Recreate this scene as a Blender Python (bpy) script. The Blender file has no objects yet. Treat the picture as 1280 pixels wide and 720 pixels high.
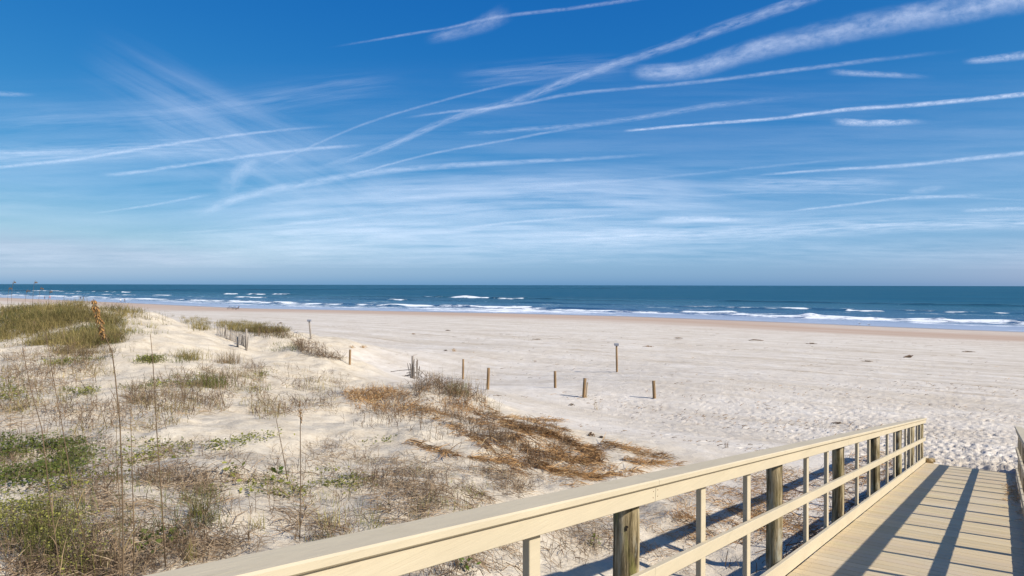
import bpy, bmesh, math, random
import numpy as np
from mathutils import Vector, Matrix

R = math.radians
rng = np.random.default_rng(7)
random.seed(7)
scene = bpy.context.scene
COL = scene.collection

# ------------------------------------------------------------------ camera data (24-36 mm style lens)
F = 900.0            # focal length in units of a 1280 wide frame
EYE = 4.68           # eye height above the sand at the foot of the ramp
def hor(x): return 356.3 + (x - 640.0) * 0.002
def ray(x, y):
    return np.array([(x - 640.0) / F, 1.0, -(y - hor(x)) / F])
def at(x, y, d):
    """a point seen at (x, y) in the photograph, d metres ahead"""
    return np.array([0, 0, EYE]) + ray(x, y) * d

# ------------------------------------------------------------------ helpers
def tag(o, label=None, cat=None, group=None, kind=None):
    if label: o['label'] = label
    if cat: o['category'] = cat
    if group: o['group'] = group
    if kind: o['kind'] = kind
    return o

def empty(name, loc=(0, 0, 0), rz=0.0):
    o = bpy.data.objects.new(name, None)
    o.empty_display_size = 0.2
    o.location = Vector([float(c) for c in loc]); o.rotation_euler = (0, 0, rz)
    COL.objects.link(o)
    return o

class MB:
    """collects vertices and faces and links them as ONE mesh object"""
    def __init__(self):
        self.v = []; self.f = []; self.m = []; self.mi = 0
    def add(self, vs, fs):
        b = len(self.v)
        self.v += [tuple(float(c) for c in p) for p in vs]
        for f in fs:
            self.f.append([i + b for i in f]); self.m.append(self.mi)
    def box(self, c, ax, ay, az, hx, hy, hz, bev=0.0):
        """box with half sizes along three axes; bev cuts the long edges (along ax)"""
        c, ax, ay, az = [np.array(q, float) for q in (c, ax, ay, az)]
        if bev <= 0:
            prof = [(-hy, -hz), (hy, -hz), (hy, hz), (-hy, hz)]
        else:
            b = bev
            prof = [(-hy + b, -hz), (hy - b, -hz), (hy, -hz + b), (hy, hz - b), (hy - b, hz), (-hy + b, hz), (-hy, hz - b), (-hy, -hz + b)]
        n = len(prof); vs = []
        for s in (-1, 1):
            for (p, q) in prof: vs.append(c + ax * hx * s + ay * p + az * q)
        fs = [[i, (i + 1) % n, n + (i + 1) % n, n + i] for i in range(n)]
        fs += [list(range(n))[::-1], list(range(n, 2 * n))]
        self.add(vs, fs)
    def tube(self, pts, rad, n=8, cap=True, wob=0.0, seed=0):
        pts = [np.array(p, float) for p in pts]
        if np.isscalar(rad): rad = [rad] * len(pts)
        rr = np.random.default_rng(seed)
        lob = 1 + wob * rr.normal(0, 1, n)
        vs = []
        t0 = pts[1] - pts[0]; t0 /= np.linalg.norm(t0)
        ref = np.array([0, 0, 1.0]) if abs(t0[2]) < .9 else np.array([1.0, 0, 0])
        for i, p in enumerate(pts):
            t = pts[min(i + 1, len(pts) - 1)] - pts[max(i - 1, 0)]
            t /= np.linalg.norm(t) + 1e-9
            a = np.cross(t, ref); a /= np.linalg.norm(a) + 1e-9
            b = np.cross(t, a)
            for k in range(n):
                w = 2 * math.pi * k / n
                q = rad[i] * lob[k] * (1 + wob * .5 * rr.normal())
                vs.append(p + (a * math.cos(w) + b * math.sin(w)) * q)
        fs = []
        for i in range(len(pts) - 1):
            for k in range(n):
                k2 = (k + 1) % n
                fs.append([i * n + k, i * n + k2, (i + 1) * n + k2, (i + 1) * n + k])
        if cap:
            fs.append(list(range(n))[::-1]); fs.append([(len(pts) - 1) * n + k for k in range(n)])
        self.add(vs, fs)
    def build(self, name, mats, parent=None, smooth=False):
        if not isinstance(mats, (list, tuple)): mats = [mats]
        me = bpy.data.meshes.new(name)
        me.from_pydata(self.v, [], self.f)
        for m in mats: me.materials.append(m)
        if len(mats) > 1: me.polygons.foreach_set('material_index', self.m)
        bm = bmesh.new(); bm.from_mesh(me); bmesh.ops.recalc_face_normals(bm, faces=bm.faces); bm.to_mesh(me); bm.free()
        if smooth: me.polygons.foreach_set('use_smooth', [True] * len(me.polygons))
        me.update()
        o = bpy.data.objects.new(name, me); COL.objects.link(o)
        if parent is not None: o.parent = parent
        return o

def np_mesh(name, verts, faces, mat, tint=None, smooth=True, parent=None, attrs=None, uv=None):
    """numpy arrays -> mesh object; faces is an (n,3) or (n,4) array; tint a per-vertex rgb array"""
    me = bpy.data.meshes.new(name)
    nv, nf, k = len(verts), len(faces), faces.shape[1]
    me.vertices.add(nv); me.vertices.foreach_set('co', np.ascontiguousarray(verts, np.float32).ravel())
    me.loops.add(nf * k); me.loops.foreach_set('vertex_index', np.ascontiguousarray(faces, np.int32).ravel())
    me.polygons.add(nf)
    me.polygons.foreach_set('loop_start', np.arange(0, nf * k, k, dtype=np.int32))
    me.polygons.foreach_set('loop_total', np.full(nf, k, np.int32))
    me.polygons.foreach_set('use_smooth', np.full(nf, smooth, bool))
    me.update(calc_edges=True)
    if tint is not None:
        a = me.color_attributes.new('tint', 'FLOAT_COLOR', 'POINT')
        a.data.foreach_set('color', np.ascontiguousarray(np.c_[tint, np.ones(nv)], np.float32).ravel())
    for nm, arr in (attrs or {}).items():
        a = me.attributes.new(nm, 'FLOAT', 'POINT'); a.data.foreach_set('value', np.ascontiguousarray(arr, np.float32))
    if uv is not None:
        l = me.uv_layers.new(name='UVMap')
        l.data.foreach_set('uv', np.ascontiguousarray(uv[faces.ravel()], np.float32).ravel())
    me.materials.append(mat)
    o = bpy.data.objects.new(name, me); COL.objects.link(o)
    if parent is not None: o.parent = parent
    return o

# numpy value noise
_P = np.random.default_rng(3).random((256, 256))
def vnoise(x, y):
    xi = np.floor(x).astype(int); yi = np.floor(y).astype(int)
    fx = x - xi; fy = y - yi
    fx = fx * fx * (3 - 2 * fx); fy = fy * fy * (3 - 2 * fy)
    g = lambda a, b: _P[a & 255, b & 255]
    return ((g(xi, yi) * (1 - fx) + g(xi + 1, yi) * fx) * (1 - fy) + (g(xi, yi + 1) * (1 - fx) + g(xi + 1, yi + 1) * fx) * fy) * 2 - 1
def fbm(x, y, n=4):
    s = 0; a = 1.0; t = 0
    for i in range(n):
        s = s + a * vnoise(x * 2 ** i + 17.3 * i, y * 2 ** i + 5.7 * i); t += a; a *= .5
    return s / t
def sstep(a, b, x):
    t = np.clip((x - a) / (b - a), 0, 1); return t * t * (3 - 2 * t)

# ------------------------------------------------------------------ node helpers
def new_mat(name):
    m = bpy.data.materials.new(name); m.use_nodes = True
    nt = m.node_tree; nt.nodes.clear()
    out = nt.nodes.new('ShaderNodeOutputMaterial')
    return m, nt, out
class N:
    def __init__(self, nt): self.nt = nt
    def __call__(self, typ, ins=None, **kw):
        n = self.nt.nodes.new('ShaderNode' + typ)
        for k, v in kw.items(): setattr(n, k, v)
        for k, v in (ins or {}).items():
            s = n.inputs[k]
            if isinstance(v, bpy.types.NodeSocket): self.nt.links.new(v, s)
            else: s.default_value = v
        return n
    def math(self, op, a, b=None, c=None, clamp=False):
        n = self.nt.nodes.new('ShaderNodeMath'); n.operation = op; n.use_clamp = clamp
        for i, v in enumerate((a, b, c)):
            if v is None: continue
            if isinstance(v, bpy.types.NodeSocket): self.nt.links.new(v, n.inputs[i])
            else: n.inputs[i].default_value = v
        return n.outputs[0]
    def mix(self, fac, a, b, blend='MIX'):
        n = self.nt.nodes.new('ShaderNodeMix'); n.data_type = 'RGBA'; n.blend_type = blend; n.clamp_factor = True
        for s, v in ((n.inputs[0], fac), (n.inputs[6], a), (n.inputs[7], b)):
            if isinstance(v, bpy.types.NodeSocket): self.nt.links.new(v, s)
            else: s.default_value = v if not isinstance(v, tuple) or len(v) != 3 else (*v, 1)
        return n.outputs[2]
    def ramp(self, fac, stops, interp='LINEAR'):
        n = self.nt.nodes.new('ShaderNodeValToRGB'); cr = n.color_ramp; cr.interpolation = interp
        while len(cr.elements) < len(stops): cr.elements.new(.5)
        for e, (p, c) in zip(cr.elements, stops):
            e.position = p; e.color = (c, c, c, 1) if np.isscalar(c) else (*c, 1)
        self.nt.links.new(fac, n.inputs[0])
        return n.outputs[0]
    def noise(self, vec, scale, detail=4, rough=.55, dist=0.0):
        n = self('TexNoise', {'Scale': scale, 'Detail': detail, 'Roughness': rough, 'Distortion': dist})
        if vec is not None: self.nt.links.new(vec, n.inputs['Vector'])
        return n.outputs[0]
    def mapping(self, vec, scale=(1, 1, 1), rot=(0, 0, 0), loc=(0, 0, 0)):
        n = self('Mapping', {'Vector': vec, 'Scale': scale, 'Rotation': rot, 'Location': loc}); return n.outputs[0]
    def attr(self, name, out='Fac'):
        n = self('Attribute', attribute_name=name); return n.outputs[out]
    def bump(self, h, strength=.5, dist=.02, normal=None):
        n = self('Bump', {'Height': h, 'Strength': strength, 'Distance': dist})
        if normal is not None: self.nt.links.new(normal, n.inputs['Normal'])
        return n.outputs[0]
    def link(self, a, b): self.nt.links.new(a, b)

def princ(name, base, rough=.6, bump_scale=None, bump_strength=.3, bump_dist=.01, var=.0, var_scale=6.0, stretch=(1, 1, 1), spec=.3):
    """a plain procedural material: base colour with noise variation and a noise bump"""
    m, nt, out = new_mat(name); n = N(nt)
    tc = n('TexCoord').outputs['Object']
    v = n.mapping(tc, stretch)
    col = base
    if var > 0:
        f = n.noise(v, var_scale, 5)
        lo = tuple(c * (1 - var) for c in base); hi = tuple(min(c * (1 + var), 1) for c in base)
        col = n.ramp(f, [(.3, lo), (.7, hi)])
    b = n('BsdfPrincipled', {'Roughness': rough, 'Specular IOR Level': spec})
    if isinstance(col, tuple): b.inputs['Base Color'].default_value = (*col, 1)
    else: n.link(col, b.inputs['Base Color'])
    if bump_scale:
        n.link(n.bump(n.noise(v, bump_scale, 5), bump_strength, bump_dist), b.inputs['Normal'])
    n.link(b.outputs[0], out.inputs[0])
    return m
# ================================================================== LIGHT AND SKY
SUN_AZ, SUN_EL = 118.0, 35.5
w = bpy.data.worlds.new('World'); scene.world = w; w.use_nodes = True
nt = w.node_tree; nt.nodes.clear(); n = N(nt)
sky = n('TexSky', sky_type='NISHITA')
sky.sun_disc = False; sky.sun_elevation = R(SUN_EL); sky.sun_rotation = R(SUN_AZ)
sky.altitude = 0; sky.air_density = 0.3; sky.dust_density = 1.0; sky.ozone_density = 2.5
# the film-like colour response of a clear polarised sky: deeper blue overhead, pale at the horizon
sp_ = n('SeparateColor', {0: sky.outputs[0]})
chs = []
for i, (cap, g, k) in enumerate(((2.3, 2.2, .37), (3.3, .91, 1.085), (4.7, .38, 2.34))):
    chs.append(n.math('MULTIPLY', n.math('POWER', n.math('MINIMUM', sp_.outputs[i], cap), g), k))
skc = n('CombineColor', {0: chs[0], 1: chs[1], 2: chs[2]}).outputs[0]
bg = n('Background', {'Color': skc, 'Strength': 0.12})
wo = nt.nodes.new('ShaderNodeOutputWorld'); n.link(bg.outputs[0], wo.inputs[0])
w.name = 'World'

sl = bpy.data.lights.new('sun', 'SUN'); sl.energy = 4.6; sl.angle = R(.53); sl.color = (1.0, .945, .86)
so = bpy.data.objects.new('sun', sl); COL.objects.link(so)
sdir = -Vector((math.sin(R(SUN_AZ)) * math.cos(R(SUN_EL)), math.cos(R(SUN_AZ)) * math.cos(R(SUN_EL)), math.sin(R(SUN_EL))))
so.rotation_euler = sdir.to_track_quat('-Z', 'Y').to_euler(); so.location = (30, -20, 40)

cam = bpy.data.cameras.new('camera'); cam.sensor_width = 36; cam.lens = F / 1280 * 36
cam.clip_start = .05; cam.clip_end = 500000
co = bpy.data.objects.new('camera', cam); COL.objects.link(co)
co.location = (0, 0, EYE)
co.rotation_euler = (R(90) - math.atan((360 - 356.3) / F), -math.atan(.002), 0)
co.rotation_mode = 'XYZ'
scene.camera = co
scene.view_settings.view_transform = 'Standard'; scene.view_settings.look = 'None'
scene.view_settings.exposure = 0.5; scene.view_settings.gamma = 1
scene.cycles.transparent_max_bounces = 40
scene.cycles.max_bounces = 6

# ================================================================== GROUND
PHI = R(38.0); SP, CP = math.sin(PHI), math.cos(PHI)      # seaward direction
SEA_Z = -2.82
def uv_of(X, Y): return X * SP + Y * CP, X * CP - Y * SP
def xy_of(u, v): return u * SP + v * CP, u * CP - v * SP
_sv = [-2000, -481, -308, -202, -160, -120, -85, -51.5, -26, -6.6, 20, 60, 400]
_su = [150, 143, 137, 130, 143, 152, 157, 154, 149, 147, 146, 150, 150]
def ushore(v): return np.interp(v, _sv, _su)
def beach(X, Y):
    u, v = uv_of(X, Y); wv = u - ushore(v)
    z = np.interp(wv, [-600, -200, -132, -105, -62, -34, -15, 0, 20, 60, 400], [.2, .2, 0, -.45, -1.75, -2.48, -2.72, -2.82, -3.2, -4.2, -9])
    return z, u, v, wv

# ramp frame: t runs down the ramp, lat is to the right of it
RA = R(34.2157); RS, RC = math.sin(RA), math.cos(RA)
RSL = .1322; TEND = 21.7
def ramp_xy(t, lat): return lat * RC + t * RS, -lat * RS + t * RC
def deck_z(t): return .05 + RSL * (TEND - t)

ctrl = []
def cp(x, y, d):
    p = at(x, y, d); ctrl.append((p[0], p[1], p[2]))
for a in [(-200, 800, 5.2), (100, 725, 5.6), (-60, 720, 5.6), (250, 720, 5.6), (375, 675, 6.5), (300, 640, 7.5), (0, 640, 7.4), (150, 640, 7.5), (-120, 640, 7.4),
          (500, 660, 7.4), (550, 650, 8.2), (640, 640, 9.6), (500, 600, 10.6), (400, 560, 13.4), (250, 560, 11.8), (100, 570, 11.2), (-60, 560, 11.3), (330, 600, 9.6),
          (620, 600, 11.8), (700, 590, 14.0), (760, 590, 15.2), (830, 576, 17.4), (700, 545, 18.6), (780, 545, 20.3), (640, 556, 16.2), (560, 560, 14.6),
          (100, 510, 16.4), (0, 505, 16.6), (-80, 505, 16.6), (200, 500, 17.8), (300, 500, 18.8), (400, 505, 19.8), (480, 530, 18.2), (560, 530, 19.6), (640, 520, 23.0), (620, 505, 27),
          (200, 452, 25.5), (100, 448, 25), (0, 445, 25.5), (-80, 445, 26), (50, 405, 34), (0, 405, 34), (-90, 405, 35), (60, 383, 41), (0, 384, 41), (-90, 384, 42), (-200, 388, 44), (125, 383, 41), (130, 410, 33),
          (170, 388, 40), (160, 415, 32), (200, 400, 37), (230, 404, 38), (258, 412, 38.5), (230, 428, 32),
          (290, 432, 42), (270, 422, 45), (308, 436, 38), (265, 408, 50), (300, 409, 51), (335, 412, 50), (364, 417, 47.5), (375, 424, 46), (320, 424, 45),
          (320, 448, 33), (350, 436, 36), (385, 434, 36.5), (415, 444, 36), (436, 462, 34.5), (400, 470, 29), (340, 470, 28), (250, 470, 24.5), (300, 452, 31), (440, 485, 27.5),
          (448, 492, 25), (500, 486, 25.5), (550, 480, 25.5), (590, 492, 25), (600, 510, 22.5), (520, 505, 22)]: cp(*a)
for (lat, t, z) in [(-2, -4, 2.3), (-5, -6, 2.3), (0, -8, 2.3), (3, -4, 2.2), (-2, 1, 2.1), (-4, 2, 2.2), (-2, 4, 1.65), (-4, 4.5, 1.75), (-2, 7, 1.2), (-4.5, 7, 1.3), (-2, 9.5, .8), (-4.5, 9.5, .88),
                    (-2, 12.5, .5), (-4.5, 12.5, .58), (-2.2, 16, .2), (-4, 16.5, .22), (-6, 15.5, .4), (-3, 20, .02), (-1.5, 21.7, -.04), (0, 21.5, -.05), (.4, 21.7, .03),
                    (0, 3, 1.8), (0, 8, 1.0), (0, 13, .42), (0, 18, .05), (2, 21, .1), (2, 15, .35), (2, 9, .9), (2, 3, 1.8), (5, 2, 1.9), (6, 9, 1.0), (6, 16, .3), (9, 20, .05), (12, 8, 1.0), (14, 0, 2.0), (20, 10, .6)]:
    x, y = ramp_xy(t, lat); ctrl.append((x, y, z))
# beach anchors in front of the dunes
for (x, y, d) in []: cp(x, y, d)
for (X, Y) in [(-6, 38), (-10, 46), (-12, 58), (-22, 70), (-30, 62), (0, 30), (3, 24), (8, 22), (5, 34), (14, 30), (20, 22), (-5, 52), (30, 30), (20, 45), (0, 70), (-40, 80), (-60, 90), (10, 60), (30, 10), (-2, 34), (-60, 60), (-90, 70)]:
    ctrl.append((X, Y, float(beach(np.array([X]), np.array([Y]))[0][0])))
for (X, Y, z) in [(-60, 42, 3.2), (-80, 30, 3), (-60, 15, 2.5), (-40, 0, 2.6), (-30, 10, 2.3), (-35, 25, 2.3), (-10, -12, 2.4), (0, -25, 2.4), (25, -15, 2.4), (-48, 50, 2.2)]: ctrl.append((X, Y, z))
ctrl = np.array(ctrl)
_cb = ctrl[:, 2] - beach(ctrl[:, 0], ctrl[:, 1])[0]
def _ker(d): return d                                   # conical (biharmonic-like) kernel, stays local and smooth enough
_D = np.hypot(ctrl[:, 0][:, None] - ctrl[:, 0][None], ctrl[:, 1][:, None] - ctrl[:, 1][None])
_n = len(ctrl)
def _phi(r): return np.exp(-r / 9.0) * (1 + r / 9.0)     # Matern 3/2
_W = np.linalg.solve(_phi(_D) + np.eye(_n) * 2e-3, _cb)
def dune_raw(X, Y):
    out = np.zeros(X.shape); sh = X.shape; X = X.ravel(); Y = Y.ravel(); o = np.zeros(X.size)
    for i in range(0, X.size, 40000):
        d = np.hypot(X[i:i + 40000, None] - ctrl[None, :, 0], Y[i:i + 40000, None] - ctrl[None, :, 1])
        o[i:i + 40000] = _phi(d) @ _W
    return o.reshape(sh)
# raster of the dune offset, then bilinear look-ups
GX0, GX1, GY0, GY1, GS = -110.0, 60.0, -40.0, 110.0, .25
_gx = np.arange(GX0, GX1 + GS, GS); _gy = np.arange(GY0, GY1 + GS, GS)
_GXX, _GYY = np.meshgrid(_gx, _gy, indexing='ij')
DUNE = dune_raw(_GXX, _GYY)
def bil(A, X, Y, x0, y0, s):
    fx = np.clip((X - x0) / s, 0, A.shape[0] - 1.001); fy = np.clip((Y - y0) / s, 0, A.shape[1] - 1.001)
    i = fx.astype(int); j = fy.astype(int); a = fx - i; b = fy - j
    return (A[i, j] * (1 - a) + A[i + 1, j] * a) * (1 - b) + (A[i, j + 1] * (1 - a) + A[i + 1, j + 1] * a) * b
# footprints: dents with a pushed-up rim, thick where people leave the ramp
PX0, PY0, PS = 2.0, 14.0, .05
PRINT = np.zeros((640, 900))
def stamp(X, Y, ang, L, Wd, dep):
    i0 = int((X - PX0) / PS); j0 = int((Y - PY0) / PS); k = int(L / PS) + 3
    if i0 - k < 0 or j0 - k < 0 or i0 + k >= PRINT.shape[0] or j0 + k >= PRINT.shape[1]: return
    ii, jj = np.meshgrid(np.arange(i0 - k, i0 + k), np.arange(j0 - k, j0 + k), indexing='ij')
    dx = PX0 + ii * PS - X; dy = PY0 + jj * PS - Y
    a = (dx * math.cos(ang) + dy * math.sin(ang)) / L; b = (-dx * math.sin(ang) + dy * math.cos(ang)) / Wd
    r = np.hypot(a, b) * 1.6
    PRINT[i0 - k:i0 + k, j0 - k:j0 + k] += dep * (-np.exp(-r ** 4 * .8) + .5 * np.exp(-(r - 1.45) ** 2 * 7))
ex, ey = ramp_xy(TEND, -.7)
for i in range(13000):
    sp = rng.random() ** 1.3
    dist = .2 + 22 * sp; an = RA + rng.normal(0, .55)
    X = ex + math.sin(an) * dist + rng.normal(0, .8); Y = ey + math.cos(an) * dist + rng.normal(0, .5)
    stamp(X, Y, rng.normal(math.pi / 2 - RA, 1.0), rng.uniform(.10, .21), rng.uniform(.06, .10), rng.uniform(.03, .065) * (1 - .6 * sp))
for i in range(2500):
    X = rng.uniform(4, 32); Y = rng.uniform(20, 55)
    stamp(X, Y, rng.normal(.5, .8), rng.uniform(.2, .32), rng.uniform(.1, .16), rng.uniform(.008, .03))
PRINT = np.clip(PRINT, -.075, .055)

def height(X, Y):
    zb, u, v, wv = beach(X, Y)
    d = bil(DUNE, X, Y, GX0, GY0, GS)
    inside = (X > GX0) & (X < GX1) & (Y > GY0) & (Y < GY1)
    d = np.where(inside, d, d * np.exp(-np.maximum(0, np.maximum.reduce([GX0 - X, X - GX1, GY0 - Y, Y - GY1])) / 30))
    dm = sstep(.12, .8, d)
    z = zb + d
    z = z + dm * (.36 * fbm(X / 3.2, Y / 3.2, 4) + .13 * fbm(X / .95 + 9, Y / .95, 4))
    land = sstep(0, -12, wv)
    z = z + (1 - dm) * land * (.045 * fbm(X / 2.6, Y / 2.6, 4) * sstep(-50, -90, wv) + .016 * fbm(X / .5, Y / .5, 2) * sstep(-40, -95, wv))
    # tyre tracks left by beach patrol cars, running along the shore
    for uu, wid, dp in ((46.0, .22, .05), (47.7, .22, .05), (58.5, .22, .04), (60.2, .22, .04), (74, .25, .04), (75.8, .25, .04), (36.5, .25, .03), (38.2, .25, .03), (92, .3, .04), (94, .3, .04)):
        dd_ = u + 1.6 * np.sin(v / 37 + uu) - uu
        z = z - (1 - dm) * dp * np.exp(-(dd_ / wid) ** 2)
    # long low ridges parallel to the sea
    z = z + (1 - dm) * land * .05 * fbm(u / 7, v / 60, 3)
    inp = (X > PX0) & (X < PX0 + 639 * PS) & (Y > PY0) & (Y < PY0 + 899 * PS)
    z = z + np.where(inp, bil(PRINT, X, Y, PX0, PY0, PS), 0) * (1 - dm)
    # keep the sand under the deck boards
    t = X * RS + Y * RC; lat = X * RC - Y * RS
    under = (lat > -1.75) & (lat < .42) & (t < TEND - .5) & (t > -6)
    z = np.where(under, np.minimum(z, deck_z(t) - .10), z)
    # sand blown over the lower end of the deck
    z = np.where((t > TEND - 1.2) & (t < TEND + 1.5) & (np.abs(lat) < 2.2), z + .15 * np.exp(-((t - TEND - .1) / .28) ** 2 - ((lat - .05) / .55) ** 2) + .05 * np.exp(-((t - TEND - .15) / .2) ** 2), z)
    return z, dm, u, v, wv

rr = [0.6]
while rr[-1] < 1000:
    r_ = rr[-1]
    k = 1.05 if r_ < 3 else (1.006 if r_ < 12 else ((1.0030 if 15 < r_ < 40 else 1.0046) if r_ < 60 else (1.009 if r_ < 260 else 1.03)))
    rr.append(r_ * k)
rr = np.array(rr)
az = np.concatenate([np.arange(-180, -60, 3.0), np.arange(-60, -39, .6), np.arange(-39, 39, .13), np.arange(39, 60, .6), np.arange(60, 180, 3.0)])
A_, R_ = np.meshgrid(np.radians(az), rr, indexing='ij')
X_ = R_ * np.sin(A_); Y_ = R_ * np.cos(A_)
Z_, DM_, U_, V_, WV_ = height(X_, Y_)
na, nr = X_.shape
idx = np.arange(na * nr).reshape(na, nr)
nx = np.roll(idx, -1, axis=0)
faces = np.stack([idx[:, :-1], idx[:, 1:], nx[:, 1:], nx[:, :-1]], -1).reshape(-1, 4)
# drop cells far out at sea
ok = (WV_.ravel()[faces].min(1) < 60)
faces = faces[ok]
verts = np.stack([X_, Y_, Z_], -1).reshape(-1, 3)

def sand_material():
    m, nt, out = new_mat('sand'); n = N(nt)
    pos = n('NewGeometry').outputs['Position']
    dune = n.attr('dune'); wv = n.attr('shore')
    p2 = n.mapping(pos, (1, 1, .2))
    alongshore = n.mapping(pos, (1, .06, 1), (0, 0, 0))
    # rotate so that x runs seaward, then squash the long direction
    rot = n.mapping(pos, (1, 1, 1), (0, 0, math.pi / 2 - PHI + 0))
    rot = n('VectorRotate', {'Vector': pos, 'Angle': -(math.pi / 2 - PHI)}, rotation_type='Z_AXIS').outputs[0]
    streak = n.mapping(rot, (.5, .03, .1))
    big = n.noise(p2, .22, 5, .6)
    mid = n.noise(p2, 1.7, 6, .65)
    fine = n.noise(p2, 14, 5, .7)
    st = n.noise(streak, 1.0, 6, .62)
    dry = n.ramp(n.math('ADD', n.math('MULTIPLY', big, .5), n.math('MULTIPLY', mid, .5)), [(.36, (.51, .442, .362)), (.5, (.61, .543, .460)), (.64, (.68, .62, .545))])
    dry = n.mix(n.math('MULTIPLY', n.ramp(st, [(.45, 0.0), (.62, 1.0)]), .55), dry, (.47, .395, .30))
    dn = n.ramp(n.math('ADD', n.math('MULTIPLY', fine, .4), n.math('MULTIPLY', mid, .6)), [(.34, (.40, .32, .225)), (.46, (.53, .45, .34)), (.62, (.61, .535, .425))])
    # fine plant litter lying on the dune sand
    l1 = n.ramp(n.noise(n.mapping(pos, (9, 9, 3)), 1.0, 5, .75), [(.60, 0.0), (.68, 1.0)])
    l2 = n.ramp(n.noise(n.mapping(pos, (.55, .55, .2)), 1.0, 4, .6), [(.42, 0.0), (.58, .7)])
    dn = n.mix(n.math('MULTIPLY', l1, l2), dn, (.24, .165, .10))
    col = n.mix(dune, dry, dn)
    # specks of shell and weed
    vo = n('TexVoronoi', {'Vector': p2, 'Scale': 3.2, 'Randomness': 1.0}); sp = n.ramp(vo.outputs['Distance'], [(.05, 1.0), (.11, 0.0)])
    spm = n.math('MULTIPLY', sp, n.ramp(n.noise(p2, .35, 3), [(.5, 0.0), (.65, .8)]))
    col = n.mix(spm, col, (.16, .12, .08))
    # high-tide wrack staining in long streaks
    lit = n.math('MULTIPLY', n.ramp(n.noise(n.mapping(rot, (.9, .10, .1)), 1.0, 6, .7), [(.57, 0.0), (.68, .8)]), n.attr('tide'))
    col = n.mix(lit, col, (.30, .21, .12))
    # damp and wet sand towards the water
    damp = n.attr('damp')
    col = n.mix(damp, col, (.43, .305, .225))
    wet = n.attr('wet')
    col = n.mix(wet, col, (.20, .175, .165))
    h = n.math('ADD', n.math('MULTIPLY', mid, .6), n.math('MULTIPLY', fine, .35))
    h2 = n.noise(p2, 60, 3, .6)
    hh = n.math('ADD', h, n.math('MULTIPLY', h2, .12))
    dryf = n.math('SUBTRACT', 1.0, damp, clamp=True)
    bm = n('Bump', {'Height': hh, 'Strength': n.math('MULTIPLY', dryf, .85), 'Distance': .10})
    b = n('BsdfPrincipled', {'Base Color': col, 'Roughness': n.math('SUBTRACT', .95, n.math('MULTIPLY', wet, .80)), 'Specular IOR Level': n.math('ADD', .12, n.math('MULTIPLY', wet, .4)), 'Normal': bm.outputs[0]})
    n.link(b.outputs[0], out.inputs[0])
    return m
M = {}
M['sand'] = sand_material()
vv = V_; ww = WV_
jit = 5 * fbm(vv / 25, ww / 9, 3)
# reddish damp band: next to the water in the middle, set back from it on the right
right = sstep(-70, -20, vv)
wj = ww + jit * .7
damp = sstep(-38, -20, wj) * (1 - right) + right * (sstep(-37, -31, wj) * (1 - .75 * sstep(-20, -13, wj)))
damp = damp * (.85 + .3 * fbm(vv / 40 + 3, ww / 2.5, 3)) * (.75 + .25 * sstep(-260, -120, vv))
damp = np.clip(.72 * damp + .28 * sstep(-62, -22, ww + jit), 0, 1)
wet = np.clip(sstep(-7, -1.5, ww + jit * .35), 0, 1)
tide = sstep(-70, -82, ww + jit) * sstep(-122, -100, ww + jit) * (1 - DM_)
ground = np_mesh('beach_sand', verts, faces, M['sand'], attrs={'dune': DM_.ravel(), 'shore': ww.ravel(), 'damp': damp.ravel(), 'wet': wet.ravel(), 'tide': tide.ravel()})
tag(ground, 'pale sand of the beach rising to low dunes on the left', 'sand', kind='structure')

def gz(X, Y):
    return height(np.atleast_1d(np.array(X, float)), np.atleast_1d(np.array(Y, float)))[0]
def hit(px, py, dmin=3.5, dmax=420):
    """where the lines of sight through the given picture points meet the ground"""
    px = np.atleast_1d(np.array(px, float)); py = np.atleast_1d(np.array(py, float))
    ds = np.geomspace(dmin, dmax, 100)
    a = (px - 640) / F; b = -(py - hor(px)) / F
    out = np.zeros((len(px), 3))
    for i in range(0, len(px), 2000):
        ai = a[i:i + 2000]; bi = b[i:i + 2000]
        A = ai[:, None] * ds; B = EYE + bi[:, None] * ds; Yd = np.broadcast_to(ds, A.shape)
        below = B < height(A, Yd)[0]
        k = np.where(below.any(1), below.argmax(1), len(ds) - 1); k = np.maximum(k, 1)
        lo = ds[k - 1].copy(); hi = ds[k].copy()
        for _ in range(7):
            d = (lo + hi) / 2
            u_ = EYE + bi * d < height(ai * d, d)[0]
            hi = np.where(u_, d, hi); lo = np.where(u_, lo, d)
        d = (lo + hi) / 2
        out[i:i + 2000, 0] = ai * d; out[i:i + 2000, 1] = d; out[i:i + 2000, 2] = gz(ai * d, d)
    return out
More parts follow.
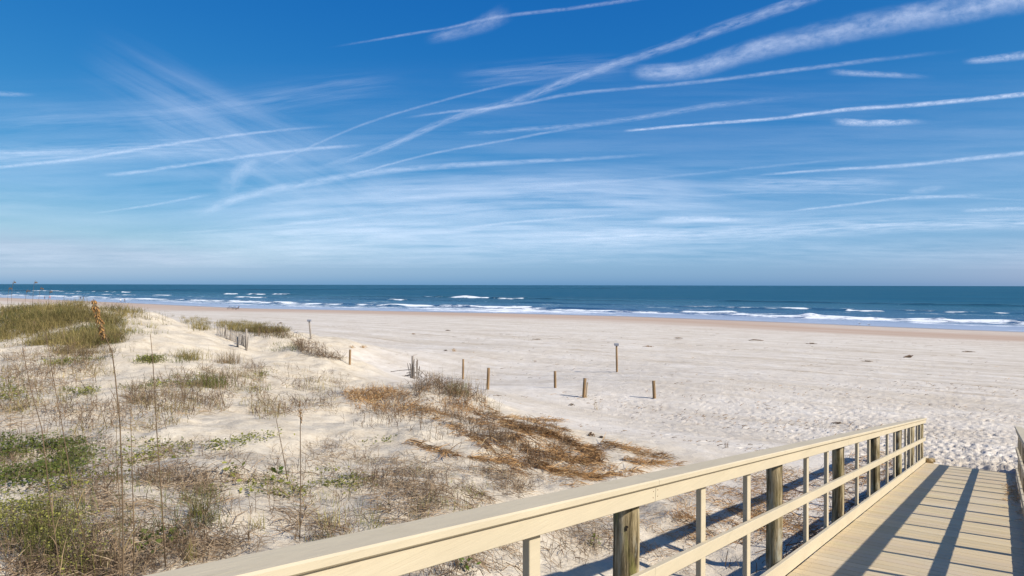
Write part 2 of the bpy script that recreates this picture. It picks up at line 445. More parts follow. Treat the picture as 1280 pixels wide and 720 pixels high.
# ================================================================== SEA
def v_on(U, px):
    a = (np.array(px, float) - 640) / F; Y = U / (a * SP + CP); X = a * Y
    return X * CP - Y * SP
us = np.concatenate([np.arange(118, 345, .8), np.arange(345, 460, 1.6), np.geomspace(460, 90000, 150)])
vs = np.concatenate([-np.geomspace(90000, 900, 40), np.arange(-900, -300, 2.6), np.arange(-300, -60, 1.2), np.arange(-60, 45, .6), np.arange(45, 120, 2.5), np.geomspace(121, 90000, 45)])
UU, VV = np.meshgrid(us, vs, indexing='ij')
XX, YY = xy_of(UU, VV)
WS = UU - ushore(VV)
near = 1 - sstep(520, 1400, UU + np.abs(VV) * .35)
zs = near * (.10 * fbm(UU / 11, VV / 45, 3) + .05 * fbm(UU / 3.2, VV / 9, 2)) * sstep(2, 30, WS)
foam = np.zeros_like(UU)
swellm = np.zeros_like(UU)
def breaker(u0, px0, px1, hgt, wid, foam_amt, tail=5.0, wob=3.0, seed=0, back=0.0):
    """one rolling wave: a steep ridge along the shore with white water on its landward face"""
    global zs, foam, swellm
    va, vb = sorted(v_on(u0, [px0, px1]))
    L = vb - va
    e = sstep(va - .12 * L, va + .12 * L, VV) * (1 - sstep(vb - .12 * L, vb + .12 * L, VV))
    uc = u0 + wob * fbm(VV / 28 + seed * 3.1, VV * 0 + seed, 3)
    d = UU - uc                                   # + is seaward of the crest
    ridge = np.where(d < 0, np.exp(-(d / (wid * .45)) ** 2), np.exp(-(d / wid) ** 2))
    mod = .7 + .5 * fbm(VV / 12 + seed, UU * 0 + seed * 2.0, 3)
    zs = zs + hgt * ridge * e * mod
    swellm = np.maximum(swellm, ridge * e)
    if foam_amt > 0:
        fr = sstep(-tail, -tail * .25, d + 1.2 * fbm(VV / 3.0, UU / 2 + seed, 3)) * (1 - sstep(.2 + back, 1.6 + back, d + 1.0 * fbm(VV / 4, UU / 3 + seed * 5, 2)))
        foam = np.maximum(foam, foam_amt * fr * e * np.clip(.72 + 1.3 * fbm(VV / 7 + seed * 7, UU / 4, 4), 0, 1.2))
# outer bar
for i, (u0, a, b, h, f) in enumerate([(300, 28, 84, 1.0, 1), (303, 95, 104, .9, .9), (297, 116, 146, 1.2, 1), (302, 152, 162, .9, .9), (300, 283, 296, 1.1, 1), (303, 311, 332, 1.1, 1),
        (304, 340, 364, 1.2, 1), (302, 360, 392, .9, 0), (308, 528, 552, .7, .5), (312, 545, 568, .9, 0), (310, 565, 613, 1.35, 1.1), (304, 612, 655, 1.0, 1.0), (308, 650, 690, .8, 0),
        (300, 430, 520, .6, 0), (300, 700, 790, .7, 0), (315, 1120, 1400, 1.1, 0), (322, 900, 1120, .7, 0)]):
    breaker(u0, a, b, h, 5.0, f, 5, 2.0, i)
# second line
for i, (u0, a, b, h, f) in enumerate([(232, 12, 60, .6, .85), (235, 78, 118, .8, .95), (229, 128, 168, .8, 1), (236, 190, 214, .8, 1), (232, 294, 345, .8, 1), (238, 340, 420, .5, .45), (243, 400, 520, .9, 0), (241, 486, 508, .8, .9),
        (250, 508, 600, .5, .35), (240, 600, 800, .8, 0), (232, 845, 905, .7, .6), (230, 905, 985, .9, 1.0), (238, 975, 1040, .9, .95), (231, 1020, 1065, .8, 0), (229, 1055, 1105, .8, 1), (243, 1122, 1172, .7, .8), (234, 1180, 1262, .8, .95), (236, 1262, 1330, .8, .7)]):
    breaker(u0, a, b, h * .7, 4.5, f * .8, 5, 3.5, 20 + i)
# shore break
for i, (u0, a, b, h, f, t) in enumerate([(178, -80, 160, .5, .95, 10), (175, 150, 300, .55, 1, 12), (172, 290, 430, .55, 1, 12), (176, 260, 370, .5, 1, 5), (176, 420, 500, .6, 1, 10), (184, 480, 660, .7, 1, 16), (180, 650, 770, .7, .75, 18), (189, 640, 665, .6, 1, 4),
        (192, 690, 800, .7, 0, 5), (178, 760, 930, .6, 1, 12), (190, 850, 920, .6, 1, 3), (176, 915, 1020, .7, .9, 6), (175, 1005, 1100, .75, .95, 6.5), (175, 1090, 1185, .75, .95, 7), (176, 1170, 1300, .8, .95, 8), (178, 1290, 1420, .8, .9, 8)]):
    breaker(u0, a, b, h, 3.4, f, t, 3.0, 50 + i)
# thin swash edge and the lacy leftovers between the lines
edge = sstep(-.6, .3, WS + 2.0 * fbm(VV / 14, VV * 0, 3)) * (1 - sstep(.6, 2.2, WS + 2.0 * fbm(VV / 14, VV * 0, 3)))
foam = np.maximum(foam, .45 * edge)
mid = sstep(-170, -140, VV) * (1 - sstep(-108, -85, VV))
foam = np.maximum(foam, mid * sstep(0, 4, WS) * (1 - sstep(26, 34, WS)) * (.55 + .5 * fbm(VV / 8, UU / 3, 3)))
band = sstep(12, 17, WS + 3 * fbm(VV / 20, UU * 0, 2)) * (1 - sstep(30, 40, WS + 4 * fbm(VV / 18, UU * 0 + 3, 3)))
foam = np.maximum(foam, band * (.52 + .45 * fbm(VV / 13 + 8, UU / 3.5, 4)))
lace = sstep(.12, .5, fbm(VV / 16 + 40, UU / 5.5, 4)) * sstep(6, 16, WS) * (1 - sstep(90, 150, WS))
foam = np.maximum(foam, .42 * lace)
ZZ = SEA_Z + .02 + zs
# the swash thins out over the sand
deep = np.clip(WS / 260, 0, 1)
idx = np.arange(UU.size).reshape(UU.shape)
faces = np.stack([idx[:-1, :-1], idx[1:, :-1], idx[1:, 1:], idx[:-1, 1:]], -1).reshape(-1, 4)
ok = WS.ravel()[faces].max(1) > -3
faces = faces[ok]
def water_material():
    m, nt, out = new_mat('sea_water'); n = N(nt)
    pos = n('NewGeometry').outputs['Position']
    rot = n('VectorRotate', {'Vector': pos, 'Angle': -(math.pi / 2 - PHI)}, rotation_type='Z_AXIS').outputs[0]
    deep = n.attr('deep'); foam = n.attr('foam'); sw = n.attr('swell')
    offs = n.ramp(deep, [(.055, 0.0), (.13, 1.0)])
    w1 = n.noise(n.mapping(rot, (.30, .07, .1)), 1.0, 5, .6)
    w2 = n.noise(n.mapping(rot, (1.3, .45, .3)), 1.0, 5, .65)
    w3 = n.noise(n.mapping(rot, (.035, .006, .01)), 1.0, 4, .6)
    col = n.ramp(deep, [(0.0, (.44, .44, .46)), (.055, (.37, .385, .41)), (.095, (.062, .112, .120)), (.35, (.030, .116, .142)), (.65, (.021, .100, .136)), (1.0, (.006, .082, .138))])  # pale shallow stops put the swash's sky reflection into the colour
    col = n.mix(n.math('MULTIPLY', n.math('MULTIPLY', n.ramp(w3, [(.42, 0.0), (.62, 1.0)]), .5), offs), col, (.006, .052, .095))
    col = n.mix(n.math('MULTIPLY', n.math('MULTIPLY', sw, .8), offs), col, (.016, .046, .040))  # dark green painted along the wave ridges as their shade
    w4 = n.noise(n.mapping(rot, (.16, .018, .02)), 1.0, 5, .65)
    col = n.mix(n.math('MULTIPLY', n.math('MULTIPLY', n.ramp(w4, [(.44, 0.0), (.60, 1.0)]), .5), offs), col, (.034, .112, .135))
    nearf = n.math('SUBTRACT', 1.0, deep, clamp=True)
    h = n.math('ADD', n.math('MULTIPLY', w1, 1.0), n.math('MULTIPLY', w2, .35))
    bm = n('Bump', {'Height': h, 'Strength': n.ramp(deep, [(0.0, .12), (.06, .2), (.12, .75)]), 'Distance': 1.3})
    fn = n.math('ADD', n.math('MULTIPLY', n.noise(n.mapping(rot, (.8, .34, .6)), 1.0, 5, .72), .6), n.math('MULTIPLY', n.noise(n.mapping(rot, (.22, .07, .2)), 1.0, 5, .65), .4))
    fm = n.math('ADD', foam, n.math('MULTIPLY', n.math('SUBTRACT', fn, .5), 3.2))
    fmask = n.ramp(fm, [(.42, 0.0), (.86, 1.0)])
    caps = n.ramp(n.noise(n.mapping(rot, (.16, .06, .1)), 1.0, 6, .72), [(.735, 0.0), (.77, .55)])
    fmask = n.math('MAXIMUM', fmask, n.math('MULTIPLY', caps, n.math('GREATER_THAN', n.attr('deep'), .12)))
    # body colour scattered back from the water, wave shade and swash reflection painted in, plus the sky mirrored in its facets
    df = n('BsdfDiffuse', {'Color': col, 'Normal': bm.outputs[0]})
    gl = n('BsdfGlossy', {'Color': (.82, .9, 1, 1), 'Roughness': .22, 'Normal': bm.outputs[0]})
    fr = n('Fresnel', {'IOR': 1.33, 'Normal': bm.outputs[0]})
    k = n.math('MULTIPLY', fr.outputs[0], n.ramp(deep, [(0.0, .62), (.12, .45), (.5, .26), (1.0, .15)]))
    k = n.math('MINIMUM', k, .5)
    ws = n('MixShader', {0: k, 1: df.outputs[0], 2: gl.outputs[0]})
    ff = n('BsdfDiffuse', {'Color': (.80, .81, .81, 1), 'Normal': n.bump(fn, .8, .25)})
    sh = n('MixShader', {0: fmask, 1: ws.outputs[0], 2: ff.outputs[0]})
    n.link(sh.outputs[0], out.inputs[0])
    return m
M['water'] = water_material()
sea = np_mesh('sea_water', np.stack([XX, YY, ZZ], -1).reshape(-1, 3), faces, M['water'],
              attrs={'deep': deep.ravel(), 'foam': np.clip(foam, 0, 1.2).ravel(), 'swell': np.clip(swellm, 0, 1).ravel()})
tag(sea, 'blue sea with white breakers rolling in to the beach', 'sea', kind='structure')

# ================================================================== CLOUDS: thin ice-crystal sheets 8-10 km up
def cloud_material(name, alpha, sx, sy, lo, hi, edge=.5, feather=.5):
    m, nt, out = new_mat(name); n = N(nt)
    uv = n('UVMap').outputs[0]
    sep = n('SeparateXYZ', {0: uv}); U = sep.outputs[0]; V = sep.outputs[1]
    dens = n.attr('ice')
    f1 = n.noise(n.mapping(uv, (sx, sy, 1)), 1.0, 7, .62, .3)
    f2 = n.noise(n.mapping(uv, (sx * .22, sy * .5, 1), loc=(7, 3, 0)), 1.0, 4, .55)
    prof = n.math('SUBTRACT', 1.0, n.math('ABSOLUTE', n.math('ADD', V, n.math('MULTIPLY', n.math('SUBTRACT', f2, .5), .7))), clamp=True)
    prof = n.ramp(prof, [(0.0, 0.0), (edge, 1.0)], 'EASE')
    side = n.ramp(n.math('SUBTRACT', 1.0, n.math('ABSOLUTE', V), clamp=True), [(0.0, 0.0), (.3, 1.0)])
    tex = n.ramp(n.math('ADD', n.math('MULTIPLY', f1, feather), n.math('MULTIPLY', f2, 1 - feather)), [(lo, 0.0), (hi, 1.0)])
    a = n.math('MULTIPLY', n.math('MULTIPLY', prof, side), n.math('MULTIPLY', tex, n.math('MULTIPLY', dens, alpha)), clamp=True)
    tr = n('BsdfTransparent'); tl = n('BsdfTranslucent', {'Color': (.97, .97, .97, 1)})
    mx = n('MixShader', {0: a, 1: tr.outputs[0], 2: tl.outputs[0]})
    n.link(mx.outputs[0], out.inputs[0])
    return m
M['trail'] = cloud_material('contrail_ice', 1.0, 1.0, 1.2, .28, .72, 1.0, .5)
M['trail_soft'] = cloud_material('spread_contrail_ice', 1.0, .9, 2.2, .34, .70, 1.0, .65)
M['puff'] = cloud_material('feathery_cloud_ice', 1.0, 3.4, 2.6, .26, .80, 1.0, .45)
M['veil'] = cloud_material('cirrus_veil_ice', 1.0, .8, 5.5, .38, .76, 1.0, .55)

def spline(pts, k=10):
    p = np.array(pts, float)
    if len(p) < 3:
        t = np.linspace(0, 1, k * 2)[:, None]; return p[0] * (1 - t) + p[-1] * t
    q = np.vstack([2 * p[0] - p[1], p, 2 * p[-1] - p[-2]]); out = []
    for i in range(1, len(q) - 2):
        for s in np.linspace(0, 1, k, endpoint=False):
            a, b, c, d = q[i - 1], q[i], q[i + 1], q[i + 2]
            out.append(.5 * ((2 * b) + (-a + c) * s + (2 * a - 5 * b + 4 * c - d) * s ** 2 + (-a + 3 * b - 3 * c + d) * s ** 3))
    out.append(p[-1]); return np.array(out)
_ck = [0]
def cloud(name, pts, w0, w1, dens, mat, label, cat, f0=.1, f1=.1, kind=None, group=None, alt=None):
    """a sheet of cloud at altitude; its plan is laid out from the bearings seen in the photograph"""
    _ck[0] += 1
    alt = (alt or 8000) + _ck[0] * 60.0
    c = spline(pts); m = len(c)
    tg = np.gradient(c, axis=0); tg /= np.linalg.norm(tg, axis=1)[:, None]
    nrm = np.stack([-tg[:, 1], tg[:, 0]], 1)
    t = np.linspace(0, 1, m); wd = (w0 + (w1 - w0) * t) * (.40 if cat == 'contrail' else .5)
    ln = np.concatenate([[0], np.cumsum(np.linalg.norm(np.diff(c, axis=0), axis=1))])
    K = 9; V = np.linspace(-1, 1, K)
    P = c[:, None, :] + nrm[:, None, :] * (wd[:, None] * V)[..., None]
    dz = np.maximum(-(P[..., 1] - (356.3 + (P[..., 0] - 640) * .002)) / F, .012)
    s = (alt - EYE) / dz
    W = np.stack([(P[..., 0] - 640) / F * s, s, np.full_like(s, alt)], -1)
    uvs = np.stack([np.repeat((ln / np.mean(wd) / 2 + _ck[0] * 13.7)[:, None], K, 1), np.repeat(V[None], m, 0)], -1)
    d = dens * sstep(0, f0, t) * (1 - sstep(1 - f1, 1, t))
    D = np.repeat(d[:, None], K, 1)
    idx = np.arange(m * K).reshape(m, K)
    fc = np.stack([idx[:-1, :-1], idx[1:, :-1], idx[1:, 1:], idx[:-1, 1:]], -1).reshape(-1, 4)
    d = d * (.52 if cat == 'contrail' else .62)
    D = np.repeat(d[:, None], K, 1)
    o = np_mesh(name, W.reshape(-1, 3), fc, M[mat], attrs={'ice': D.ravel()}, uv=uvs.reshape(-1, 2))
    tag(o, label, cat, group, kind)
    return o
CT = 'contrails crossing the sky'
def trail(pts, w0, w1, dens, label, f0=.12, f1=.12, mat='trail'):
    return cloud('contrail', pts, w0, w1, dens, mat, label, 'contrail', f0, f1, group=CT)
trail([(-40, 213), (40, 205), (90, 200), (190, 184), (250, 175), (330, 165), (432, 156)], 9, 6, .62, 'white contrail entering at the left edge and ending in a thin upturned tip', .02, .2)
trail([(-40, 190), (40, 191), (110, 188), (175, 184), (232, 179)], 16, 10, .30, 'blurred faint contrail lying just above the left edge contrail', .02, .4, 'trail_soft')
trail([(120, 219), (165, 216), (290, 198), (380, 187), (465, 181)], 9, 8, .62, 'bright straight contrail second from the left edge, thickest in its middle', .25, .15)
trail([(235, 268), (270, 258), (310, 244), (400, 226), (500, 212), (640, 203), (760, 197), (860, 190)], 26, 6, .62, 'very long contrail curving from the misty left centre to the middle right', .2, .25)
trail([(370, 218), (480, 185), (560, 150), (640, 127), (740, 90), (820, 64), (900, 36), (1030, -8)], 12, 28, .55, 'long diagonal contrail that widens as it climbs to the top edge', .12, .02, 'trail_soft')
trail([(285, 232), (400, 178), (470, 150), (560, 124), (640, 105), (740, 90)], 6, 6, .36, 'thin faint contrail crossing above the widening diagonal contrail', .25, .3)
trail([(430, 222), (460, 213), (540, 192), (640, 174), (700, 163), (770, 154)], 5, 7, .48, 'thin contrail curving up beneath the widening diagonal contrail', .2, .3)
trail([(570, 168), (640, 163), (720, 157), (800, 147), (900, 131), (1060, 116)], 10, 14, .45, 'double soft contrail in the centre right below the crisp straight contrails', .15, .3, 'trail_soft')
trail([(490, 150), (560, 140), (640, 132), (720, 117), (870, 103), (1000, 87), (1120, 72), (1215, 62)], 6, 11, .50, 'long gently bowed contrail under the broad feathery cloud band', .15, .3)
trail([(778, 164), (880, 155), (960, 149), (1060, 137), (1160, 130), (1330, 113)], 6, 11, 1.1, 'brightest crisp white contrail with a blunt left end, running to the right edge', .03, .01)
trail([(935, 220), (1040, 212), (1140, 206), (1330, 186)], 5, 11, .75, 'crisp white contrail at the right edge below the brightest one', .15, .01)
trail([(975, 265), (1060, 256), (1130, 248), (1255, 243)], 5, 9, .62, 'short low contrail on the right, bent near its middle', .15, .2)
trail([(100, 269), (180, 258), (225, 250), (270, 242)], 5, 7, .42, 'short wavering contrail low on the left', .25, .25)
trail([(405, 61), (500, 45), (560, 35), (620, 22), (720, 10), (830, -6)], 5, 10, .42, 'thin contrail trailing out of the small feathered cloud near the top', .2, .1)
trail([(850, 247), (960, 241), (1100, 243), (1330, 252)], 4, 5, .22, 'hair thin faint contrail low on the right, nearly level', .2, .1)
trail([(640, 234), (800, 224), (980, 206), (1100, 196)], 7, 6, .22, 'barely visible contrail left of the right edge contrail', .2, .3)
trail([(200, 292), (300, 286), (420, 274), (520, 262)], 5, 7, .32, 'faint low contrail left of the centre haze', .2, .3)
trail([(560, 288), (640, 278), (720, 272), (800, 266)], 6, 6, .45, 'short pale contrail low in the centre, above the haze', .2, .3)
def puff(pts, w0, w1, dens, label, f0=.2, f1=.2, mat='puff', name='cloud'):
    return cloud(name, pts, w0, w1, dens, mat, label, 'cloud', f0, f1, group='small high clouds')
puff([(785, 91), (860, 88), (940, 64), (1060, 37), (1180, 15), (1340, -16)], 26, 54, .72, 'broad feathery white cloud band at the upper right', .07, .01)
puff([(528, 52), (570, 42), (605, 30), (640, 12)], 16, 36, .36, 'small feathered cloud with a thin tail near the top centre', .25, .25)
puff([(1030, 90), (1090, 93), (1170, 97)], 12, 9, .62, 'faint lens shaped cloud streak above the brightest contrail on the right', .3, .4)
puff([(1036, 152), (1090, 154), (1165, 152)], 14, 10, .95, 'bright lens shaped cloud streak just below the brightest contrail', .25, .35)
puff([(1200, 78), (1250, 73), (1340, 62)], 10, 18, .75, 'pale cloud streak touching the upper right edge', .25, .01)
puff([(-30, 115), (10, 118), (50, 119)], 12, 6, .45, 'small pale cloud streak at the left edge', .01, .5)
puff([(800, 276), (880, 274), (950, 276)], 14, 8, .62, 'short flat cloud streak low in the middle of the right half', .3, .35)
puff([(1195, 264), (1240, 262), (1330, 260)], 7, 9, .55, 'low flat cloud streak touching the right edge', .3, .01)
puff([(1130, 241), (1155, 238), (1185, 234)], 12, 12, .35, 'tiny puff of cloud above the short low contrail on the right', .4, .4)
puff([(268, 244), (290, 228), (305, 212), (330, 196)], 40, 22, .42, 'curdled pale cloud patch beneath the two left contrails', .3, .3)
def veil(pts, w0, w1, dens, f0=.25, f1=.25):
    o = cloud('cirrus_veil', pts, w0, w1, dens, 'veil', 'thin milky cirrus spread over the lower sky', 'cirrus', f0, f1, kind='stuff', alt=9500)
    return o
veil([(-90, 258), (300, 250), (640, 240), (1390, 232)], 230, 200, .34, .01, .01)
veil([(-90, 190), (300, 180), (640, 170), (1390, 160)], 230, 200, .16, .01, .01)
veil([(90, 60), (240, 140), (400, 225), (520, 285)], 120, 150, .24)
veil([(150, 120), (280, 180), (420, 240)], 150, 170, .26)
veil([(-60, 160), (80, 150), (240, 140), (420, 112), (520, 100)], 60, 50, .22)
veil([(200, 285), (480, 262), (720, 252), (1040, 262)], 120, 80, .62)
veil([(100, 305), (480, 292), (800, 288), (1360, 272)], 80, 60, .55)
veil([(-80, 322), (480, 318), (800, 312), (1380, 318)], 60, 56, .36, .02, .02)
veil([(420, 250), (560, 240), (760, 236), (920, 244)], 90, 70, .45)
veil([(560, 100), (700, 88), (800, 82)], 40, 46, .3)
veil([(880, 232), (1010, 231), (1140, 228)], 34, 28, .55)
veil([(620, 300), (900, 292), (1100, 282), (1340, 276)], 30, 30, .8, .2, .02)
veil([(-60, 196), (80, 192), (200, 186), (330, 186)], 44, 34, .55, .02, .3)
veil([(280, 300), (560, 300), (900, 305)], 90, 70, .5)
# ================================================================== BOARDWALK RAMP
def grain_paint(name, base, rough=.5, seed=0, worn=(.43, .375, .26), wear=.4):
    m, nt, out = new_mat(name); n = N(nt)
    tc = n('TexCoord').outputs['Object']
    al = n('VectorRotate', {'Vector': tc, 'Angle': RA}, rotation_type='Z_AXIS').outputs[0]
    gr = n.noise(n.mapping(al, (38, 1.1, 38)), 1.0, 6, .65)
    bl = n.noise(n.mapping(al, (3, 1.2, 3)), 1.0, 5, .6)
    fi = n.noise(n.mapping(al, (120, 8, 120)), 1.0, 3, .6)
    col = n.mix(n.ramp(bl, [(.35, 0.0), (.7, 1.0)]), base, tuple(c * .90 for c in base))
    col = n.mix(n.math('MULTIPLY', n.ramp(gr, [(.52, 0.0), (.72, 1.0)]), wear), col, worn)
    sm = n.noise(n.mapping(al, (9, 2.2, 9)), 1.0, 6, .75)
    col = n.mix(n.math('MULTIPLY', n.ramp(sm, [(.56, 0.0), (.70, 1.0)]), .35), col, (.36, .30, .195))
    h = n.math('ADD', n.math('MULTIPLY', gr, .7), n.math('MULTIPLY', fi, .3))
    b = n('BsdfPrincipled', {'Base Color': col, 'Roughness': rough, 'Specular IOR Level': .12, 'Normal': n.bump(h, .6, .005)})
    n.link(b.outputs[0], out.inputs[0]); return m
M['paint'] = grain_paint('cream_paint', (.50, .425, .30), .65)
M['deck'] = grain_paint('tan_deck_paint', (.50, .415, .262), .6, worn=(.46, .37, .26), wear=.5)
def deck_mat():
    m, nt, out = new_mat('tan_deck_boards'); n = N(nt)
    tc = n('TexCoord').outputs['Object']
    al = n('VectorRotate', {'Vector': tc, 'Angle': RA}, rotation_type='Z_AXIS').outputs[0]
    gr = n.noise(n.mapping(al, (1.2, 30, 30)), 1.0, 6, .65)
    bl = n.noise(n.mapping(al, (1.3, 1.3, 1)), 1.0, 5, .6)
    tint = n.attr('tint', 'Color')
    col = n.mix(1.0, (.51, .40, .24), tint, 'MULTIPLY')
    col = n.mix(n.math('MULTIPLY', n.ramp(gr, [(.45, 0.0), (.75, 1.0)]), .4), col, (.43, .335, .205))
    sandy = n.math('MULTIPLY', n.ramp(bl, [(.46, 0.0), (.62, 1.0)]), .45)
    col = n.mix(sandy, col, (.50, .42, .30))
    b = n('BsdfPrincipled', {'Base Color': col, 'Roughness': .62, 'Specular IOR Level': .3, 'Normal': n.bump(gr, .4, .004)})
    n.link(b.outputs[0], out.inputs[0]); return m
M['boards'] = deck_mat()
def post_mat(name='weathered_round_timber', g=.5):
    m, nt, out = new_mat(name); n = N(nt)
    tc = n('TexCoord').outputs['Object']
    st = n.noise(n.mapping(tc, (21, 21, 1.5)), 1.0, 6, .72, .5)
    bl = n.noise(n.mapping(tc, (7, 7, 2.2)), 1.0, 5, .65)
    b2 = n.noise(n.mapping(tc, (5, 5, 1.1), loc=(4, 2, 1)), 1.0, 4, .6)
    col = n.ramp(st, [(.38, (.045, .033, .018)), (.46, (.15, .115, .06)), (.54, (.30, .235, .135)), (.63, (.46, .385, .255))])
    col = n.mix(n.ramp(bl, [(.55, 0.0), (.66, .75)]), col, (.40, .385, .31))
    col = n.mix(n.math('MULTIPLY', n.ramp(b2, [(.52, 0.0), (.66, 1.0)]), g), col, (.30, .31, .055))
    col = n.mix(n.ramp(n.noise(n.mapping(tc, (40, 40, 5)), 1.0, 4, .7), [(.68, 0.0), (.75, .8)]), col, (.05, .035, .02))
    b = n('BsdfPrincipled', {'Base Color': col, 'Roughness': .85, 'Specular IOR Level': .15, 'Normal': n.bump(st, .8, .012)})
    n.link(b.outputs[0], out.inputs[0]); return m
M['post'] = post_mat('weathered_round_timber', .12)
M['mosspost'] = post_mat('mossy_round_timber', .7)
M['iron'] = princ('rusty_iron', (.16, .075, .04), .75, 40, .4, .002, .4, 30)

M['hole'] = princ('dark_hole', (.025, .018, .012), .9)
ramp = empty('boardwalk_ramp', (0, 0, 0))
tag(ramp, 'cream painted wooden ramp with railings sloping down to the sand', 'boardwalk ramp')
def rp(t, lat, h):
    x, y = ramp_xy(t, lat); return np.array([x, y, deck_z(t) + h])
LEN = math.sqrt(1 + RSL ** 2)
AX = np.array([RS, RC, -RSL]) / LEN                 # down the ramp
AY = np.array([RC, -RS, 0.0])                       # to the right
AZ = np.cross(AY, AX); AZ = AZ if AZ[2] > 0 else -AZ
UPV = np.array([0, 0, 1.0])
T0 = -4.2
# deck boards, one mesh
rb = np.random.default_rng(11)
V = []; FQ = []; TN = []
t = T0; LAT0, LAT1 = -1.63, .30
while t < TEND - .02:
    wb = .176; tc_ = t + wb / 2
    dz = rb.normal(0, .0012); l0 = LAT0 + .004; l1 = LAT1 - .004
    c = rp(tc_, (l0 + l1) / 2, -.0145 + dz)
    hy = (l1 - l0) / 2; hx = wb / 2; hz = .0145; bv = .006
    prof = [(-hx, -hz), (hx, -hz), (hx, hz - bv), (hx - bv, hz), (-hx + bv, hz), (-hx, hz - bv)]
    b0 = len(V)
    for s in (-1, 1):
        for (p, q) in prof: V.append(c + AY * hy * s + AX * p + AZ * q)
    for i in range(6):
        j = (i + 1) % 6; FQ.append([b0 + i, b0 + j, b0 + 6 + j, b0 + 6 + i])
    k = 1 + rb.normal(0, .05); TN += [[k, k * (1 + rb.normal(0, .012)), k * (1 + rb.normal(0, .03))]] * 12
    FQ += [[b0 + 0, b0 + 5, b0 + 2, b0 + 1], [b0 + 5, b0 + 4, b0 + 3, b0 + 2], [b0 + 6, b0 + 7, b0 + 8, b0 + 11], [b0 + 8, b0 + 9, b0 + 10, b0 + 11]]
    for la_ in (-1.55, -.66, .22):
        for o_ in (-.045, .045):
            c = rp(tc_ + o_, la_ + rb.normal(0, .006), .0005 + dz); b0 = len(V); r_ = .0055
            V += [c - AX * r_ * .4 - AY * r_, c + AX * r_ - AY * r_ * .4, c + AX * r_ * .4 + AY * r_, c - AX * r_ + AY * r_ * .4]
            FQ.append([b0, b0 + 1, b0 + 2, b0 + 3]); TN += [[.22, .20, .18]] * 4
    t += .185
deck = np_mesh('deck', np.array(V), np.array(FQ), M['boards'], tint=np.array(TN), smooth=False, parent=ramp)
# joists under the deck
mb = MB()
for lat in (-1.55, -.66, .22):
    mb.box(rp((T0 + TEND - 1.2) / 2, lat, -.15), AX, AY, AZ, (TEND - 1.2 - T0) / 2 * LEN, .019, .09)
mb.build('joist', M['deck'], ramp)
POST_T = [-2.7, .5 - 0, 3.71, 6.92, 10.1, 13.4, 16.6, 19.2, 21.55]
POST_T[1] = .5
def railing(side):
    """side -1 is the left railing, +1 the right one; boards sit on the walking side of the posts"""
    if side < 0: edge = LAT0; out_ = -1
    else: edge = LAT1; out_ = 1
    T1 = TEND + .06
    joints = [T0, 3.86, 10.15, 16.6, T1]
    for a, b in zip(joints[:-1], joints[1:]):
        tm = (a + b) / 2; hl = (b - a) / 2 * LEN - .0012
        nm = 'cap_board'
        m_ = MB(); m_.box(rp(tm, edge + out_ * .055, 1.147), AX, AY, AZ, hl, .078, .019, .007); m_.build('cap_board', M['paint'], ramp)
        m_ = MB(); m_.box(rp(tm, edge + out_ * .019, 1.080), AX, AY, AZ, hl - .001, .019, .0445, .003); m_.build('top_rail', M['paint'], ramp)
        m_ = MB(); m_.box(rp(tm, edge + out_ * .019, .612), AX, AY, AZ, hl, .019, .043, .003); m_.build('mid_rail', M['paint'], ramp)
        m_ = MB(); m_.box(rp(tm, edge + out_ * .019, .075), AX, AY, AZ, hl, .019, .068, .003); m_.build('kerb_board', M['paint'], ramp)
    for i, tp in enumerate(POST_T):
        lat = edge + out_ * (.040 + .074)
        base = rp(tp, lat, 0); zb = float(gz(base[0], base[1])[0]) - .35
        top = deck_z(tp) + 1.117
        zz = np.linspace(zb, top, 9)
        pts = [(base[0] + .003 * math.sin(k * 1.7 + i), base[1] + .003 * math.cos(k * 2.1 + i), z) for k, z in enumerate(zz)]
        m_ = MB(); m_.tube(pts, [.0735] * 9, 18, True, .012, 100 + i + side)
        first = (i == 2 and side < 0)
        o = m_.build('post', M['mosspost' if first else 'post'], ramp, smooth=True)
        if first:
            o['label'] = 'grey railing post streaked with green algae'
            for (dl, dh) in ((-.02, .90), (.02, .915)):
                p = rp(tp, lat, dh); dr_ = np.array([-p[0] * .8 + dl * 8, -p[1], 0]); dr_ /= np.linalg.norm(dr_); q = p + dr_ * .0735
                k_ = MB(); k_.tube([q - dr_ * .01, q + dr_ * .0015], .008, 10); k_.build('bolt_hole', M['hole'], o)
    bt = []
    for a, b in zip(POST_T[:-1], POST_T[1:]):
        bt += [a + (b - a) / 3, a + 2 * (b - a) / 3]
    for tb in bt:
        p0 = rp(tb, edge + out_ * (.0405 + .019), 0)
        za, zb_ = deck_z(tb) + .0, deck_z(tb) + 1.117
        m_ = MB(); m_.box((p0[0], p0[1], (za + zb_) / 2), UPV, np.array([RS, RC, 0]), AY, (zb_ - za) / 2, .0445, .019, .003)
        m_.build('baluster', M['paint'], ramp)
railing(-1); railing(1)
# screw heads at the rail joint near the camera, part of the ramp
for (dt, dh) in ((-.03, 1.097), (-.035, 1.062), (.03, 1.10), (.028, 1.064)):
    p = rp(3.86 + dt, LAT0, dh)
    m_ = MB(); m_.tube([p - AY * .002, p + AY * .0012], .0035, 8); m_.build('screw_head', M['iron'], ramp)
